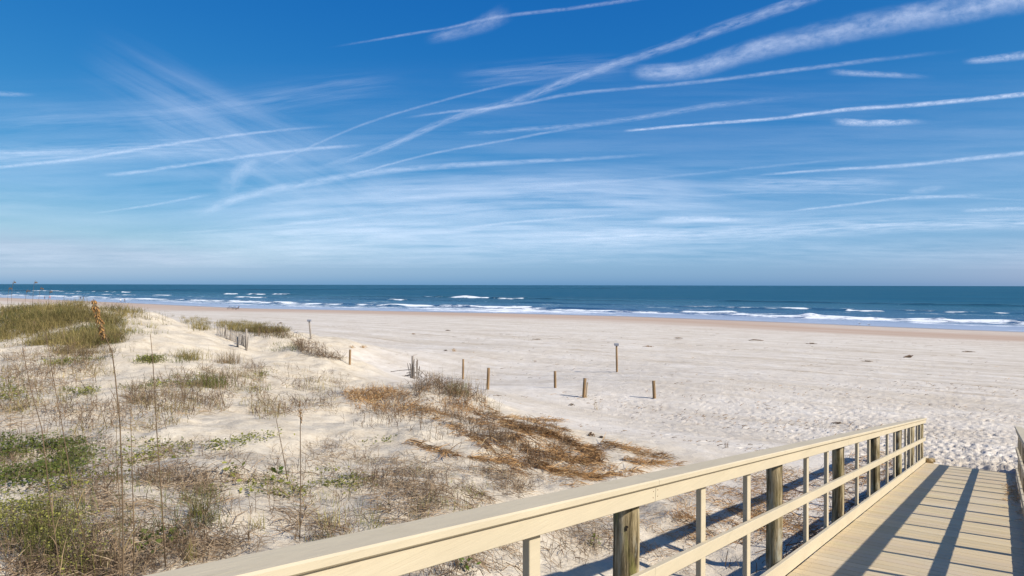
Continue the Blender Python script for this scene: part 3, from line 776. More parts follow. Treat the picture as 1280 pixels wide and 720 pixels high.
# ================================================================== STAKES, FENCES AND LITTER ON THE BEACH
M['stake'] = princ('brown_stake_wood', (.23, .145, .07), .8, 30, .5, .004, .4, 14, (1, 1, .15))
M['stake_side'] = princ('grey_split_wood', (.34, .27, .19), .85, 30, .5, .004, .35, 14, (1, 1, .15))
M['grey'] = princ('silvered_fence_wood', (.25, .215, .18), .85, 30, .5, .004, .35, 14, (1, 1, .15))
M['metal'] = princ('dull_grey_metal', (.22, .23, .26), .5, None, var=.15)
def place(px, py):
    return hit([px], [py])[0]
def stake(px, yb, yt, lean, rad, label, cap=False, mat='stake', group='wooden stakes in the beach', slat=False):
    p = place(px, yb); d = p[1]
    hgt = (yb - yt) * d / F
    e = empty('beach_stake', p)
    dx = lean * d / F
    m_ = MB(); m_.tube([(-dx * .3, 0, -.25), (0, 0, 0), (dx * .5, .01, hgt * .5), (dx, .02, hgt)], [rad, rad, rad * .97, rad * .95], 9, True, .05, int(px))
    m_.build('shaft', M[mat], e, True)
    if cap:
        m_ = MB(); m_.box((dx, .02, hgt + .015), (1, 0, 0), (0, 1, 0), (0, 0, 1), rad * 2.1, rad * 2.1, rad * 1.15, .01); m_.build('cap', M['metal'], e)
    if slat:
        m_ = MB(); m_.tube([(.10, .05, -.2), (.11, .05, 0), (.17, .06, hgt * .78)], [.035, .035, .03], 6, True, .05, 5); m_.build('side_slat', M['stake_side'], e)
    tag(e, label, 'stake', group)
    return e
stake(437.3, 456, 437, .3, .055, 'short wooden stake close to the dune foot, left of the broken fence remnant')
stake(579, 474, 449, .2, .065, 'wooden stake standing upright just behind the dry brown mound')
stake(610, 487, 460, 1.0, .070, 'wooden stake leaning slightly right, beside the right end of the dry brown mound')
stake(694.5, 485, 464, -.3, .065, 'short wooden stake left of the double stake on open sand')
stake(730, 497, 473, 1.6, .075, 'leaning wooden stake with a thinner slat standing against its right side', slat=True)
stake(818.5, 498, 476, -.9, .075, 'rightmost short wooden stake on the open sand')
stake(771.5, 465, 431, -.7, .060, 'tall thin stake with a grey cap on the open sand', cap=True)
stake(388.8, 424, 401, -2.4, .055, 'tall capped stake leaning left, far off beside the end of the grassy dune', cap=True, mat='grey')

# fence remnant: a post wrapped in loose pickets
p = place(516, 473); d = p[1]; e = empty('fence_remnant', p)
s = d / F
m_ = MB(); m_.tube([(0, 0, -.2), (0, 0, .4), (0, 0, 28 * s)], [.07, .07, .065], 9, True, .04, 3); m_.build('post', M['grey'], e, True)
rp_ = np.random.default_rng(4)
for i in range(16):
    a = rp_.uniform(-7, 7) * s; lean = rp_.normal(0, 2.2) * s; h_ = rp_.uniform(13, 27) * s
    m_ = MB(); m_.box((a + lean / 2, -.12 + rp_.uniform(-.1, .25), h_ / 2 - .05), np.array([lean, 0, h_]) / math.hypot(lean, h_), (1, 0, 0), (0, 1, 0), h_ / 2, .018, .006)
    m_.build('picket', M['grey'], e)
for (a, b, z0, z1) in ((-34, -5, .05, .10), (-28, -2, .32, .45), (4, 18, .55, .05), (2, 13, .3, .02), (-14, 3, .02, .25), (-10, 8, .12, .02), (-8, 9, .25, .3)):
    m_ = MB(); m_.tube([(a * s, .1, z0 + .03), ((a + b) / 2 * s, .05, (z0 + z1) / 2 + .05), (b * s, 0, z1 + .03)], .022, 5); m_.build('fallen_picket', M['grey'], e)
tag(e, 'broken fence remnant of a post with a bundle of loose grey pickets', 'fence')

# picket sand fence in the hollow
def sand_fence(pts_px, posts_px, npk, label, name='sand_fence', hpx=14):
    P = hit([q[0] for q in pts_px], [q[1] for q in pts_px])
    e = empty(name, P[0])
    o0 = P[0]
    L = np.concatenate([[0], np.cumsum(np.linalg.norm(np.diff(P, axis=0), axis=1))])
    kk = np.linspace(0, len(pts_px) - 1, npk); Q = hit(np.interp(kk, np.arange(len(pts_px)), [q[0] for q in pts_px]), np.interp(kk, np.arange(len(pts_px)), [q[1] for q in pts_px]))
    for q in Q:
        h_ = hpx * q[1] / F * rp_.uniform(.85, 1.1); le = rp_.normal(0, .04)
        m_ = MB(); m_.box(q - o0 + np.array([le / 2, 0, h_ / 2 - .1]), np.array([le, 0, h_]) / math.hypot(le, h_), (1, 0, 0), (0, 1, 0), h_ / 2 + .1, .015, .007)
        m_.build('picket', M['grey'], e)
    for zf in (.35, .75):
        ps = []
        for t in np.linspace(0, 1, 12) * L[-1]:
            q = np.array([np.interp(t, L, P[:, k]) for k in range(3)]); q[2] = gz(q[0], q[1])[0] + zf * hpx * q[1] / F; ps.append(q - o0)
        m_ = MB(); m_.tube(ps, .008, 4); m_.build('wire', M['metal'], e)
    for (x, yb, yt) in posts_px:
        q = hit([x], [yb])[0]; h_ = (yb - yt) * q[1] / F
        m_ = MB(); m_.tube([q - o0 + np.array([0, 0, -.2]), q - o0 + np.array([.0, 0, h_])], [.055, .05], 8, True, .03, int(x)); m_.build('fence_post', M['grey'], e, True)
    tag(e, label, 'fence', 'fences in the dune hollow')
sand_fence([(271, 420), (283, 424), (292, 427), (302, 431), (309, 436)], [(282, 420, 406), (308, 438, 411), (297, 434, 421)], 34, 'leaning picket fence half buried in the dune hollow, running down to a taller grey post')
p = place(252, 414); e = empty('fence_post_stump', p)
m_ = MB(); m_.tube([(0, 0, -.2), (0, 0, .2), (.01, 0, .38)], [.06, .06, .05], 8, True, .05, 2); m_.build('post_shaft', M['grey'], e, True)
tag(e, 'lone grey post stub in the grass on the dune shoulder', 'post')

# ------------------------------------------------------------------ strips of plant matter (blades, straws, twigs) as numpy batches
class Strips:
    """thin tapered ribbons: base point, tip vector, bend, width, colour"""
    def __init__(self): self.V = []; self.F = []; self.C = []; self.n = 0
    def add(self, base, tip, bend, width, col, seg=3, taper=.15, face=None):
        base = np.atleast_2d(base); m = len(base)
        tip = np.broadcast_to(tip, (m, 3)); bend = np.broadcast_to(bend, (m, 3)); width = np.broadcast_to(width, (m,)); col = np.broadcast_to(col, (m, 3))
        side = np.cross(tip, rng.normal(size=(m, 3)) if face is None else np.broadcast_to(face, (m, 3)))
        side /= np.linalg.norm(side, axis=1)[:, None] + 1e-9
        rows = []
        for i in range(seg + 1):
            t = i / seg
            c = base + tip * t + bend * (t * (1 - t) * 4 * .5 + 0)
            wv = width * (1 - (1 - taper) * t ** 1.5)
            rows.append(c - side * wv[:, None] / 2); rows.append(c + side * wv[:, None] / 2)
        k = 2 * (seg + 1)
        V = np.stack(rows, 1).reshape(-1, 3)
        b = self.n + np.arange(m)[:, None] * k
        fs = []
        for i in range(seg):
            fs.append(np.stack([b[:, 0] + 2 * i, b[:, 0] + 2 * i + 1, b[:, 0] + 2 * i + 3, b[:, 0] + 2 * i + 2], 1))
        self.V.append(V); self.F.append(np.concatenate(fs)); self.C.append(np.repeat(col, k, 0)); self.n += m * k
    def build(self, name, mat, parent=None, origin=None):
        V = np.concatenate(self.V); 
        if origin is not None: V = V - np.array(origin)
        return np_mesh(name, V, np.concatenate(self.F), mat, tint=np.clip(np.concatenate(self.C), 0, 1), smooth=False, parent=parent)
def plant_mat(name, transl=.25, rough=.7):
    m, nt, out = new_mat(name); n = N(nt)
    c = n.attr('tint', 'Color')
    b = n('BsdfPrincipled', {'Base Color': c, 'Roughness': rough, 'Specular IOR Level': .2})
    t = n('BsdfTranslucent', {'Color': c})
    mx = n('MixShader', {0: transl, 1: b.outputs[0], 2: t.outputs[0]})
    n.link(mx.outputs[0], out.inputs[0]); return m
M['leafy'] = plant_mat('living_leaf', .3, .55)
M['straw'] = plant_mat('dry_stem', .12, .8)

def in_poly(poly, k):
    """k random picture points inside a polygon"""
    poly = np.array(poly, float); x0, y0 = poly.min(0); x1, y1 = poly.max(0); out = []
    while sum(len(o) for o in out) < k:
        q = np.c_[rng.uniform(x0, x1, 4 * k), rng.uniform(y0, y1, 4 * k)]
        c = np.zeros(len(q), bool); j = len(poly) - 1
        for i in range(len(poly)):
            xi, yi = poly[i]; xj, yj = poly[j]
            c ^= ((yi > q[:, 1]) != (yj > q[:, 1])) & (q[:, 0] < (xj - xi) * (q[:, 1] - yi) / (yj - yi + 1e-9) + xi); j = i
        out.append(q[c])
    return np.concatenate(out)[:k]
_hm = {}
def spots(poly, k, clump=0.0, scale=1.2, thr=.0, seed=0, flow=None):
    """points on the ground inside the outline; clump>0 keeps those where a noise field is high"""
    q = in_poly(poly, int(k * (2.6 if clump > 0 else 1)))
    P = hit(q[:, 0], q[:, 1])
    if clump > 0:
        if flow is None: a_, b_ = P[:, 0] / scale, P[:, 1] / scale
        else:
            a_ = (P[:, 0] * math.cos(flow) + P[:, 1] * math.sin(flow)) / (scale * 2.6); b_ = (-P[:, 0] * math.sin(flow) + P[:, 1] * math.cos(flow)) / (scale * .42)
        f = fbm(a_ + seed * 11, b_ + seed * 7, 3) + rng.normal(0, .18 / clump, len(P))
        P = P[np.argsort(-f)[:k]]
    return P
def col_mix(a, b, m, jitter=.15):
    t = rng.random((m, 1)); c = np.array(a) * (1 - t) + np.array(b) * t
    return c * (1 + rng.normal(0, jitter, (m, 1)))
def blades(S, P, per, h, width, colA, colB, spread=.08, lean=.45, seg=3):
    """tufts of per blades at each point"""
    m = len(P) * per
    B = np.repeat(P, per, 0) + np.c_[rng.normal(0, spread, (m, 2)), np.zeros(m)]
    hh = np.repeat(rng.uniform(.55, 1.15, len(P)), per) * rng.uniform(.5, 1.1, m) * h
    an = rng.uniform(0, 2 * math.pi, m); le = np.abs(rng.normal(0, lean, m))
    d = np.c_[np.cos(an) * np.sin(le), np.sin(an) * np.sin(le), np.cos(le)]
    tip = d * hh[:, None]
    bend = np.c_[-np.cos(an), -np.sin(an), np.ones(m) * .6] * (hh * .28 * rng.random(m))[:, None]
    B[:, 2] = np.repeat(P[:, 2], per) - .02
    c = col_mix(colA, colB, m)
    pf = .5 + .5 * fbm(P[:, 0] / 2.2 + 5, P[:, 1] / 2.2, 3); pt = np.repeat(np.clip(pf + rng.normal(0, .15, len(P)), 0, 1), per)[:, None]
    c = c * .55 + .45 * (np.array(colA) * (1 - pt) + np.array(colB) * pt); c *= np.repeat(1 + rng.normal(0, .18, len(P)) + .35 * fbm(P[:, 0] / 1.1, P[:, 1] / 1.1 + 8, 2), per)[:, None]
    S.add(B, tip, bend, width * rng.uniform(.6, 1.3, m), c, seg, .12)
def straws(S, P, L, width, colA, colB, direction=None, spread=1.0, lift=.10, seg=2, zoff=.01):
    """pieces lying more or less flat on the ground"""
    m = len(P)
    an = rng.uniform(0, 2 * math.pi, m) if direction is None else direction + rng.normal(0, spread, m)
    LL = L * rng.uniform(.4, 1.4, m)
    dx = np.cos(an) * LL; dy = np.sin(an) * LL
    z1 = gz(P[:, 0] + dx, P[:, 1] + dy)
    B = P.copy(); B[:, 2] += zoff + np.abs(rng.normal(0, lift * .4, m))
    tip = np.c_[dx, dy, z1 - P[:, 2] + np.abs(rng.normal(0, lift, m))]
    bend = np.c_[rng.normal(0, .12, (m, 2)) * LL[:, None], np.abs(rng.normal(0, lift * .6, m))]
    S.add(B, tip, bend, width * rng.uniform(.6, 1.4, m), col_mix(colA, colB, m, .2), seg, .5)
def twigs(S, P, h, width, colA, colB, forks=2, lean=.55):
    """bare crooked little stems with side shoots"""
    m = len(P)
    an = rng.uniform(0, 2 * math.pi, m); le = np.abs(rng.normal(0, lean, m)); hh = h * rng.uniform(.4, 1.3, m)
    d = np.c_[np.cos(an) * np.sin(le), np.sin(an) * np.sin(le), np.cos(le)]
    B = P.copy(); B[:, 2] -= .02
    c = col_mix(colA, colB, m, .18)
    bend = rng.normal(0, .12, (m, 3)) * hh[:, None]
    S.add(B, d * hh[:, None], bend, width * np.ones(m), c, 3, .4)
    for k in range(forks):
        t = rng.uniform(.25, .85, m)[:, None]
        b2 = B + d * hh[:, None] * t + bend * (t * (1 - t) * 2)
        e_ = d + rng.normal(0, .75, (m, 3)); e_ /= np.linalg.norm(e_, axis=1)[:, None]; e_[:, 2] = np.abs(e_[:, 2]) * .8
        h2 = hh * rng.uniform(.25, .6, m)
        S.add(b2, e_ * h2[:, None], rng.normal(0, .1, (m, 3)) * h2[:, None], width * .7, c, 2, .4)
def leaves(S, P, size, colA, colB, hmax=.12, per=6, spread=.10, upright=.5, stems=False):
    m = len(P) * per
    B = np.repeat(P, per, 0) + np.c_[rng.normal(0, spread, (m, 2)), rng.uniform(.0, hmax, m)]
    if stems:
        r0 = np.repeat(P, per, 0) + np.array([0, 0, -.03]); S.add(r0, B - r0, rng.normal(0, .01, (m, 3)), .005, col_mix(colA, colB, m, .15) * .8, 3, .6)
    an = rng.uniform(0, 2 * math.pi, m); el = rng.uniform(-.2, upright * 1.6, m); L = size * rng.uniform(.6, 1.3, m)
    d = np.c_[np.cos(an) * np.cos(el), np.sin(an) * np.cos(el), np.sin(el)]
    nrm = np.c_[rng.normal(0, .45, (m, 2)), np.ones(m)]
    c = col_mix(colA, colB, m, .15)
    side = np.cross(d, nrm); side /= np.linalg.norm(side, axis=1)[:, None]
    ws = [.12, .95, .8, .1]; V = []
    for i, t in enumerate((0, .35, .7, 1.0)):
        cc = B + d * (L * t)[:, None] + np.c_[np.zeros((m, 2)), -.12 * L * t * t]
        V += [cc - side * (L * .3 * ws[i])[:, None], cc + side * (L * .3 * ws[i])[:, None]]
    k = 8; b = S.n + np.arange(m) * k
    S.V.append(np.stack(V, 1).reshape(-1, 3))
    S.F.append(np.concatenate([np.stack([b + 2 * i, b + 2 * i + 1, b + 2 * i + 3, b + 2 * i + 2], 1) for i in range(3)]))
    S.C.append(np.repeat(c, k, 0)); S.n += m * k

OLIVE, GOLD = (.125, .115, .034), (.36, .27, .11)
GREEN, DGREEN, YGREEN = (.135, .155, .030), (.080, .105, .022), (.30, .285, .065)
TWIG, DTWIG, GREYT = (.26, .18, .11), (.10, .066, .04), (.36, .27, .175)
RUST, DRUST, PALE = (.43, .245, .10), (.25, .14, .06), (.55, .40, .22)
# --- grass of the far dune
S = Strips()
D1 = [(-60, 386), (0, 386), (60, 384), (110, 384), (150, 388), (154, 404), (146, 428), (110, 436), (60, 434), (0, 428), (-60, 428)]
P = spots([(0, 388), (145, 390), (150, 415), (120, 428), (0, 420)], 520, .8, 1.4); blades(S, P, 12, .40, .016, OLIVE, GOLD, .22, .9)
P = spots(D1, 1700, .6, 2.2, seed=1); blades(S, P, 13, .46, .017, OLIVE, GOLD, .22, .85)
P = spots(D1, 420, 1.2, 1.6, seed=2); blades(S, P, 10, .42, .016, DGREEN, OLIVE, .2, .8)
P = spots(D1, 420, 1.0, 1.6, seed=3); twigs(S, P, .40, .016, TWIG, DTWIG, 3, .7)
P = spots([(-60, 372), (0, 378), (60, 376), (150, 378), (165, 388), (-60, 392)], 260, .8, 1.5); blades(S, P, 9, .42, .017, OLIVE, GOLD, .2, .7)
P = spots([(150, 382), (200, 386), (222, 394), (200, 402), (150, 396)], 90, .8, 1.5, seed=4); blades(S, P, 12, .5, .018, OLIVE, GOLD, .2, .55)
P = spots([(150, 405), (206, 405), (200, 418), (160, 420)], 22, .9, 1.2, seed=4); blades(S, P, 12, .35, .018, GREEN, GOLD, .2, .6)
P = spots([(226, 395), (262, 399), (262, 412), (246, 414), (228, 404)], 110, 0); blades(S, P, 13, .62, .018, OLIVE, GOLD, .2, .45)
P = spots([(130, 425), (155, 420), (150, 440), (100, 446), (60, 442)], 140, .8, 1.0, seed=5); blades(S, P, 8, .35, .016, OLIVE, TWIG, .2, .7); twigs(S, P, .35, .015, TWIG, DTWIG)
tag(S.build('dune_grass', M['leafy']), 'olive and straw coloured grass on the far left dune', 'grass', kind='stuff')
# --- grass on the seaward ridge
S = Strips()
P = spots([(264, 404), (300, 402), (340, 405), (366, 414), (340, 416), (300, 415), (275, 411)], 330, .8, 2.0, seed=6); blades(S, P, 12, .6, .022, OLIVE, GOLD, .22, .5)
P = spots([(290, 410), (340, 412), (372, 422), (340, 424), (300, 416)], 150, .8, 2.0, seed=7); twigs(S, P, .5, .022, TWIG, DTWIG); blades(S, P, 4, .35, .02, OLIVE, TWIG, .25, .7)
tag(S.build('ridge_grass', M['leafy']), 'strip of brown and olive grass along the seaward dune ridge', 'grass', kind='stuff')
# --- middle distance scrub
S = Strips()
P = spots([(365, 427), (395, 428), (425, 444), (430, 452), (400, 448), (372, 440)], 240, .8, 1.5, seed=8); twigs(S, P, .5, .016, TWIG, DTWIG, 3, .8); straws(S, P, .5, .014, TWIG, DTWIG, 0, 3, .2)
P = spots([(340, 428), (380, 432), (370, 440), (338, 440)], 50, .8, 1.5, seed=8); blades(S, P, 8, .3, .014, OLIVE, GREEN, .2, .7)
for poly, k, h in [([(155, 485), (235, 470), (300, 480), (285, 515), (230, 520), (165, 512)], 420, .42), ([(240, 462), (330, 458), (335, 500), (290, 500), (250, 480)], 260, .4),
                   ([(0, 455), (110, 452), (150, 470), (100, 500), (0, 520)], 420, .38), ([(0, 430), (60, 436), (150, 444), (130, 458), (0, 452)], 200, .35), ([(300, 500), (420, 500), (420, 520), (320, 525)], 190, .32), ([(330, 455), (440, 470), (425, 500), (350, 485)], 160, .3),
                   ([(0, 500), (100, 500), (250, 520), (200, 540), (0, 545)], 260, .32)]:
    P = spots(poly, k, .9, 1.3, seed=k); twigs(S, P, h, .011, TWIG, DTWIG, 3, .6)
    P = spots(poly, k, .7, 1.0, seed=k + 1); straws(S, P, .35, .010, TWIG, GREYT, 0, 3, .08)
    P = spots(poly, k // 3, .9, 1.3, seed=k + 2); blades(S, P, 5, .3, .010, OLIVE, GOLD, .12, .6)
tag(S.build('dry_scrub', M['straw']), 'dry brown stems scattered over the left dune sand', 'scrub', kind='stuff')
S = Strips()
for poly, k in [([(50, 448), (150, 446), (150, 456), (60, 458)], 60), ([(160, 452), (200, 444), (225, 436), (225, 444), (190, 456)], 70), ([(150, 485), (210, 480), (200, 490)], 20), ([(180, 476), (250, 468), (290, 478), (240, 486)], 60), ([(0, 470), (25, 475), (25, 505), (0, 510)], 40), ([(75, 488), (120, 486), (110, 496)], 24), ([(300, 470), (330, 465), (332, 490), (305, 490)], 30)]:
    P = spots(poly, k, .8, 1.0, seed=k); blades(S, P, 7, .25, .012, GREEN, OLIVE, .15, .7); leaves(S, P, .07, GREEN, YGREEN, .12, 5, .15)
tag(S.build('creeping_greens', M['leafy']), 'patches of low creeping green plants across the left dune sand', 'ground cover', kind='stuff')
# --- rusty straw mats
FLOW = -.55
S = Strips()
def mat_(poly, k, L=.45, w_=.011, d=FLOW, sp=.5, lift=.10, cl=1.0, sc=1.2, a=RUST, b=DRUST, seed=0):
    P = spots(poly, int(k * .46), cl * 2.0, sc * .8, seed=seed or k, flow=d); m_ = len(P) // 4
    straws(S, P[m_:], L * .62, w_ * .9, a, b, d, sp * 1.5, lift * .8)
    straws(S, P[:m_], L * .5, w_ * .9, PALE, a, d, sp * 2, lift * .9)
    P = spots(poly, int(k * .10), .5, sc, seed=seed or k, flow=d); straws(S, P, L * .5, w_ * .8, a, b, d, 1.5, lift * .6)
mat_([(428, 492), (470, 484), (512, 492), (525, 508), (480, 516), (440, 508)], 1500, .4, .014, .0, 1.5, .12, .8)
mat_([(428, 492), (470, 484), (512, 492), (525, 508), (480, 516), (440, 508)], 500, .4, .014, .0, 1.5, .14, .8, a=PALE, b=RUST)
mat_([(500, 505), (560, 498), (600, 515), (570, 530), (500, 522)], 900, .5, .012, -.3, .7, .12)
def windrow(line, w, n_, h, a=RUST, b=DRUST, L=.32, sp=.45):
    """a heaped, tangled line of straw following the way the tide left it"""
    q = spline_px(line); P0 = hit(q[:, 0], q[:, 1])
    ln = np.concatenate([[0], np.cumsum(np.linalg.norm(np.diff(P0, axis=0), axis=1))])
    n_ = int(n_); t = rng.random(n_) * ln[-1]
    wv = .55 + .6 * (fbm(t / .55 + line[0][0], t * 0 + 1, 3) + .35)
    t = t[rng.random(n_) < np.clip(wv, .12, 1)]; m = len(t)
    C = np.stack([np.interp(t, ln, P0[:, k]) for k in range(2)], 1); D = np.stack([np.interp(np.minimum(t + .15, ln[-1]), ln, P0[:, k]) for k in range(2)], 1) - np.stack([np.interp(np.maximum(t - .15, 0), ln, P0[:, k]) for k in range(2)], 1)
    an = np.arctan2(D[:, 1], D[:, 0]); wid = w * (.6 + .5 * fbm(t / .8, t * 0 + line[0][1], 2)) * (.35 + .65 * np.sin(np.pi * np.clip(t / ln[-1] * .9 + .05, 0, 1)))
    o = rng.normal(0, .5, m)
    X = C[:, 0] - np.sin(an) * o * wid; Y = C[:, 1] + np.cos(an) * o * wid
    Z = gz(X, Y); hh = h * np.exp(-(o / .7) ** 2) * (.6 + .6 * fbm(X / .35, Y / .35, 2)) * rng.random(m)
    di = an + rng.normal(0, sp, m) + np.where(rng.random(m) < .25, rng.uniform(-1.6, 1.6, m), 0); LL = L * rng.uniform(.35, 1.3, m)
    tip = np.c_[np.cos(di) * LL, np.sin(di) * LL, rng.normal(0, .035, m) + np.where(rng.random(m) < .08, .12, 0)]
    tip[:, 2] += gz(X + tip[:, 0], Y + tip[:, 1]) - Z
    c = col_mix(a, b, m, .25); dk = rng.random(m) < .22; c[dk] = col_mix(DTWIG, DRUST, dk.sum(), .2); li = rng.random(m) < .22; c[li] = col_mix(PALE, a, li.sum(), .15)
    S.add(np.c_[X, Y, Z + np.maximum(hh, 0) + .004], tip, np.c_[rng.normal(0, .04, (m, 2)), np.abs(rng.normal(0, .03, m))], .011 * rng.uniform(.5, 1.5, m), c, 3, .5)
def spline_px(p):
    p = np.array(p, float); k = np.linspace(0, len(p) - 1, 8 * len(p))
    return np.stack([np.interp(k, np.arange(len(p)), p[:, 0]), np.interp(k, np.arange(len(p)), p[:, 1])], 1)
for ln_, w_, k_, h_ in [([(750, 555), (779, 562), (812, 569), (834, 574)], .55, 620, .10), ([(776, 576), (800, 580), (824, 580), (850, 582)], .45, 420, .08), ([(752, 596), (770, 594), (800, 590)], .4, 260, .08),
        ([(668, 536), (690, 545), (712, 555), (738, 564), (750, 580)], .75, 1100, .18), ([(655, 572), (668, 581), (690, 591), (718, 596), (748, 599)], .6, 700, .10), ([(640, 545), (655, 562), (680, 573), (707, 574), (735, 579)], .65, 800, .13),
        ([(668, 529), (690, 534), (710, 540)], .45, 300, .08), ([(632, 522), (660, 525), (702, 527)], .45, 420, .08), ([(625, 532), (650, 537), (682, 542), (696, 546)], .55, 520, .10),
        ([(592, 516), (612, 524), (640, 532), (664, 545)], .6, 620, .12), ([(540, 524), (562, 533), (590, 546), (616, 567)], .35, 380, .07), ([(507, 552), (540, 563), (570, 571)], .35, 320, .06), ([(584, 572), (612, 577), (645, 581)], .3, 240, .05),
        ([(515, 508), (555, 518), (600, 528), (645, 552)], .5, 620, .10), ([(560, 532), (600, 552), (625, 575), (655, 594)], .45, 460, .08), ([(600, 505), (620, 520), (650, 540), (690, 566)], .5, 560, .12), ([(690, 556), (700, 575), (715, 590)], .5, 420, .12), ([(712, 552), (735, 575), (742, 592)], .45, 380, .10), ([(610, 545), (630, 562), (650, 585)], .45, 360, .08)]:
    windrow(ln_, w_, k_ * 1.15, h_ * 1.5)
mat_([(590, 535), (640, 540), (650, 600), (600, 590)], 700, .4, .010, FLOW, .8, .08, 1.0, .8, a=TWIG, b=DRUST)
mat_([(640, 520), (700, 525), (750, 570), (740, 600), (680, 590), (640, 560)], 700, .4, .010, FLOW, .8, .05, .6, .8, a=RUST, b=TWIG)
mat_([(690, 575), (770, 580), (745, 615), (680, 605)], 500, .4, .010, FLOW, .6, .06, 1.2, .6)
# under and beside the ramp
mat_([(860, 600), (960, 596), (1000, 610), (960, 680), (880, 690), (840, 650)], 3600, .35, .009, FLOW, 1.2, .07, .8, .5)
mat_([(930, 590), (1080, 585), (1085, 640), (1010, 680), (940, 680)], 3600, .35, .010, FLOW, 1.2, .08, .8, .5)
mat_([(1040, 570), (1100, 566), (1130, 580), (1100, 610), (1050, 610)], 1200, .35, .012, FLOW, 1.2, .08, .8, .5)
mat_([(700, 640), (860, 620), (880, 715), (800, 730)], 1200, .3, .007, FLOW, 1.5, .06, 1.0, .6, a=TWIG, b=RUST)
tt_ = rng.uniform(5.5, 19.5, 2600); la_ = -1.85 - np.abs(rng.normal(0, .45, 2600)); xx_, yy_ = ramp_xy(tt_, la_)
P = np.c_[xx_, yy_, gz(xx_, yy_)]; P = P[fbm(P[:, 0] / .7, P[:, 1] / .7, 3) > -.05]
straws(S, P, .3, .012, DTWIG, DRUST, FLOW, 1.2, .10)
tag(S.build('dried_seaweed_mat', M['straw']), 'rust brown mats of dried straw and seaweed spread down the sand', 'dried seaweed', kind='stuff')
# --- the dry mound's stems
S = Strips()
MD = [(430, 495), (470, 486), (520, 478), (565, 472), (600, 490), (612, 512), (590, 530), (520, 520), (450, 530)]
P = spots(MD, 560, 1.2, 1.1, seed=3); twigs(S, P, .28, .011, TWIG, DTWIG, 3, .6)
P = spots([(515, 482), (545, 474), (580, 478), (608, 505), (600, 520), (550, 505), (520, 498)], 520, .9, .9, seed=4); twigs(S, P, .44, .011, TWIG, DTWIG, 3, .5); straws(S, P[::2], .3, .012, TWIG, RUST, -.3, 1.2, .12)
P = spots([(560, 482), (585, 482), (580, 496), (562, 496)], 40, 0); blades(S, P, 8, .35, .010, OLIVE, GREEN, .12, .5)
P = spots([(520, 476), (600, 480), (612, 505)], 45, 0); blades(S, P, 1, 1.0, .010, TWIG, GOLD, .05, .18)
P = spots([(560, 520), (640, 530), (650, 560), (600, 560)], 260, .7, 1.0, seed=5); twigs(S, P, .34, .010, TWIG, DTWIG, 3, .5)
P = spots([(640, 530), (700, 535), (720, 580), (660, 590)], 260, .7, 1.0, seed=6); twigs(S, P, .26, .010, TWIG, DTWIG, 3, .6)
P = spots([(420, 510), (600, 525), (640, 560), (560, 560), (430, 530)], 260, .8, 1.0, seed=9); twigs(S, P, .3, .010, TWIG, DTWIG, 2, .5)
P = spots([(628, 532), (690, 530), (722, 556), (700, 578), (655, 566)], 200, .9, .8, seed=15); twigs(S, P, .26, .012, DTWIG, DRUST, 3, .7)
P = spots([(430, 490), (520, 484), (612, 505), (600, 526), (520, 522), (440, 515)], 360, .9, .9, seed=16); twigs(S, P, .30, .011, RUST, DRUST, 3, .6)
tag(S.build('mound_stems', M['straw']), 'brown bristling stems on the mound and slope in the middle of the photo', 'scrub', kind='stuff')
# --- foreground: grey brown twig litter
S = Strips()
NEAR = [([(330, 560), (440, 545), (560, 575), (640, 580), (700, 600), (640, 635), (500, 665), (380, 690), (330, 640)], 2600), ([(440, 570), (640, 585), (690, 605), (560, 655), (470, 640)], 2200),
        ([(130, 555), (290, 560), (330, 600), (250, 620), (120, 600)], 1500), ([(120, 610), (280, 615), (300, 670), (200, 725), (100, 725)], 1900), ([(0, 540), (140, 545), (140, 640), (0, 620)], 1200),
        ([(0, 640), (120, 640), (160, 725), (0, 725)], 1000), ([(560, 690), (640, 665), (660, 725), (500, 725)], 500), ([(670, 640), (780, 615), (780, 690), (690, 725)], 900), ([(240, 640), (400, 640), (330, 690), (210, 720)], 500)]
for poly, k in NEAR:
    k = int(k * .44)
    P = spots(poly, k, 1.4, .55, seed=k % 13 + 1); straws(S, P, .22, .0065, TWIG, GREYT, 0, 3, .05)
    P = spots(poly, k // 2, 1.5, .6, seed=k % 13 + 2); twigs(S, P, .22, .0064, TWIG, DTWIG, 3, .75)
    P = spots(poly, k // 3, 1.5, .6, seed=k % 13 + 3); straws(S, P, .20, .008, DTWIG, TWIG, 0, 3, .04)
tag(S.build('twig_litter', M['straw']), 'grey brown tangle of dead twigs on the near sand', 'twigs', kind='stuff')
# --- foreground greens
S = Strips()
P = spots([(-10, 548), (60, 545), (120, 560), (125, 590), (60, 610), (-10, 620)], 330, 1.2, .6, seed=1); leaves(S, P, .050, GREEN, DGREEN, .14, 8, .12); blades(S, P[::2], 7, .26, .008, GREEN, OLIVE, .12, .7)
P = spots([(-10, 545), (130, 545), (150, 600), (60, 620), (-10, 625)], 220, .6, .6, seed=12); twigs(S, P, .26, .006, TWIG, DTWIG); leaves(S, P[::2], .04, GREEN, OLIVE, .15, 5, .14)
P = spots([(130, 552), (240, 550), (250, 575), (140, 600)], 95, 1.2, .5, seed=2); leaves(S, P, .050, GREEN, YGREEN, .08, 6, .10); blades(S, P[::3], 5, .2, .007, GREEN, OLIVE, .1, .7)
P = spots([(255, 556), (300, 548), (345, 540), (340, 550), (270, 564)], 70, 0); leaves(S, P, .055, YGREEN, GREEN, .08, 6, .12)
P = spots([(-10, 640), (50, 635), (110, 665), (120, 725), (-10, 725)], 260, 1.1, .4, seed=3); leaves(S, P, .024, YGREEN, (.30, .28, .08), .24, 8, .10); blades(S, P[::2], 6, .30, .006, OLIVE, YGREEN, .10, .6); twigs(S, P[::2], .3, .005, TWIG, DTWIG, 3, .6)
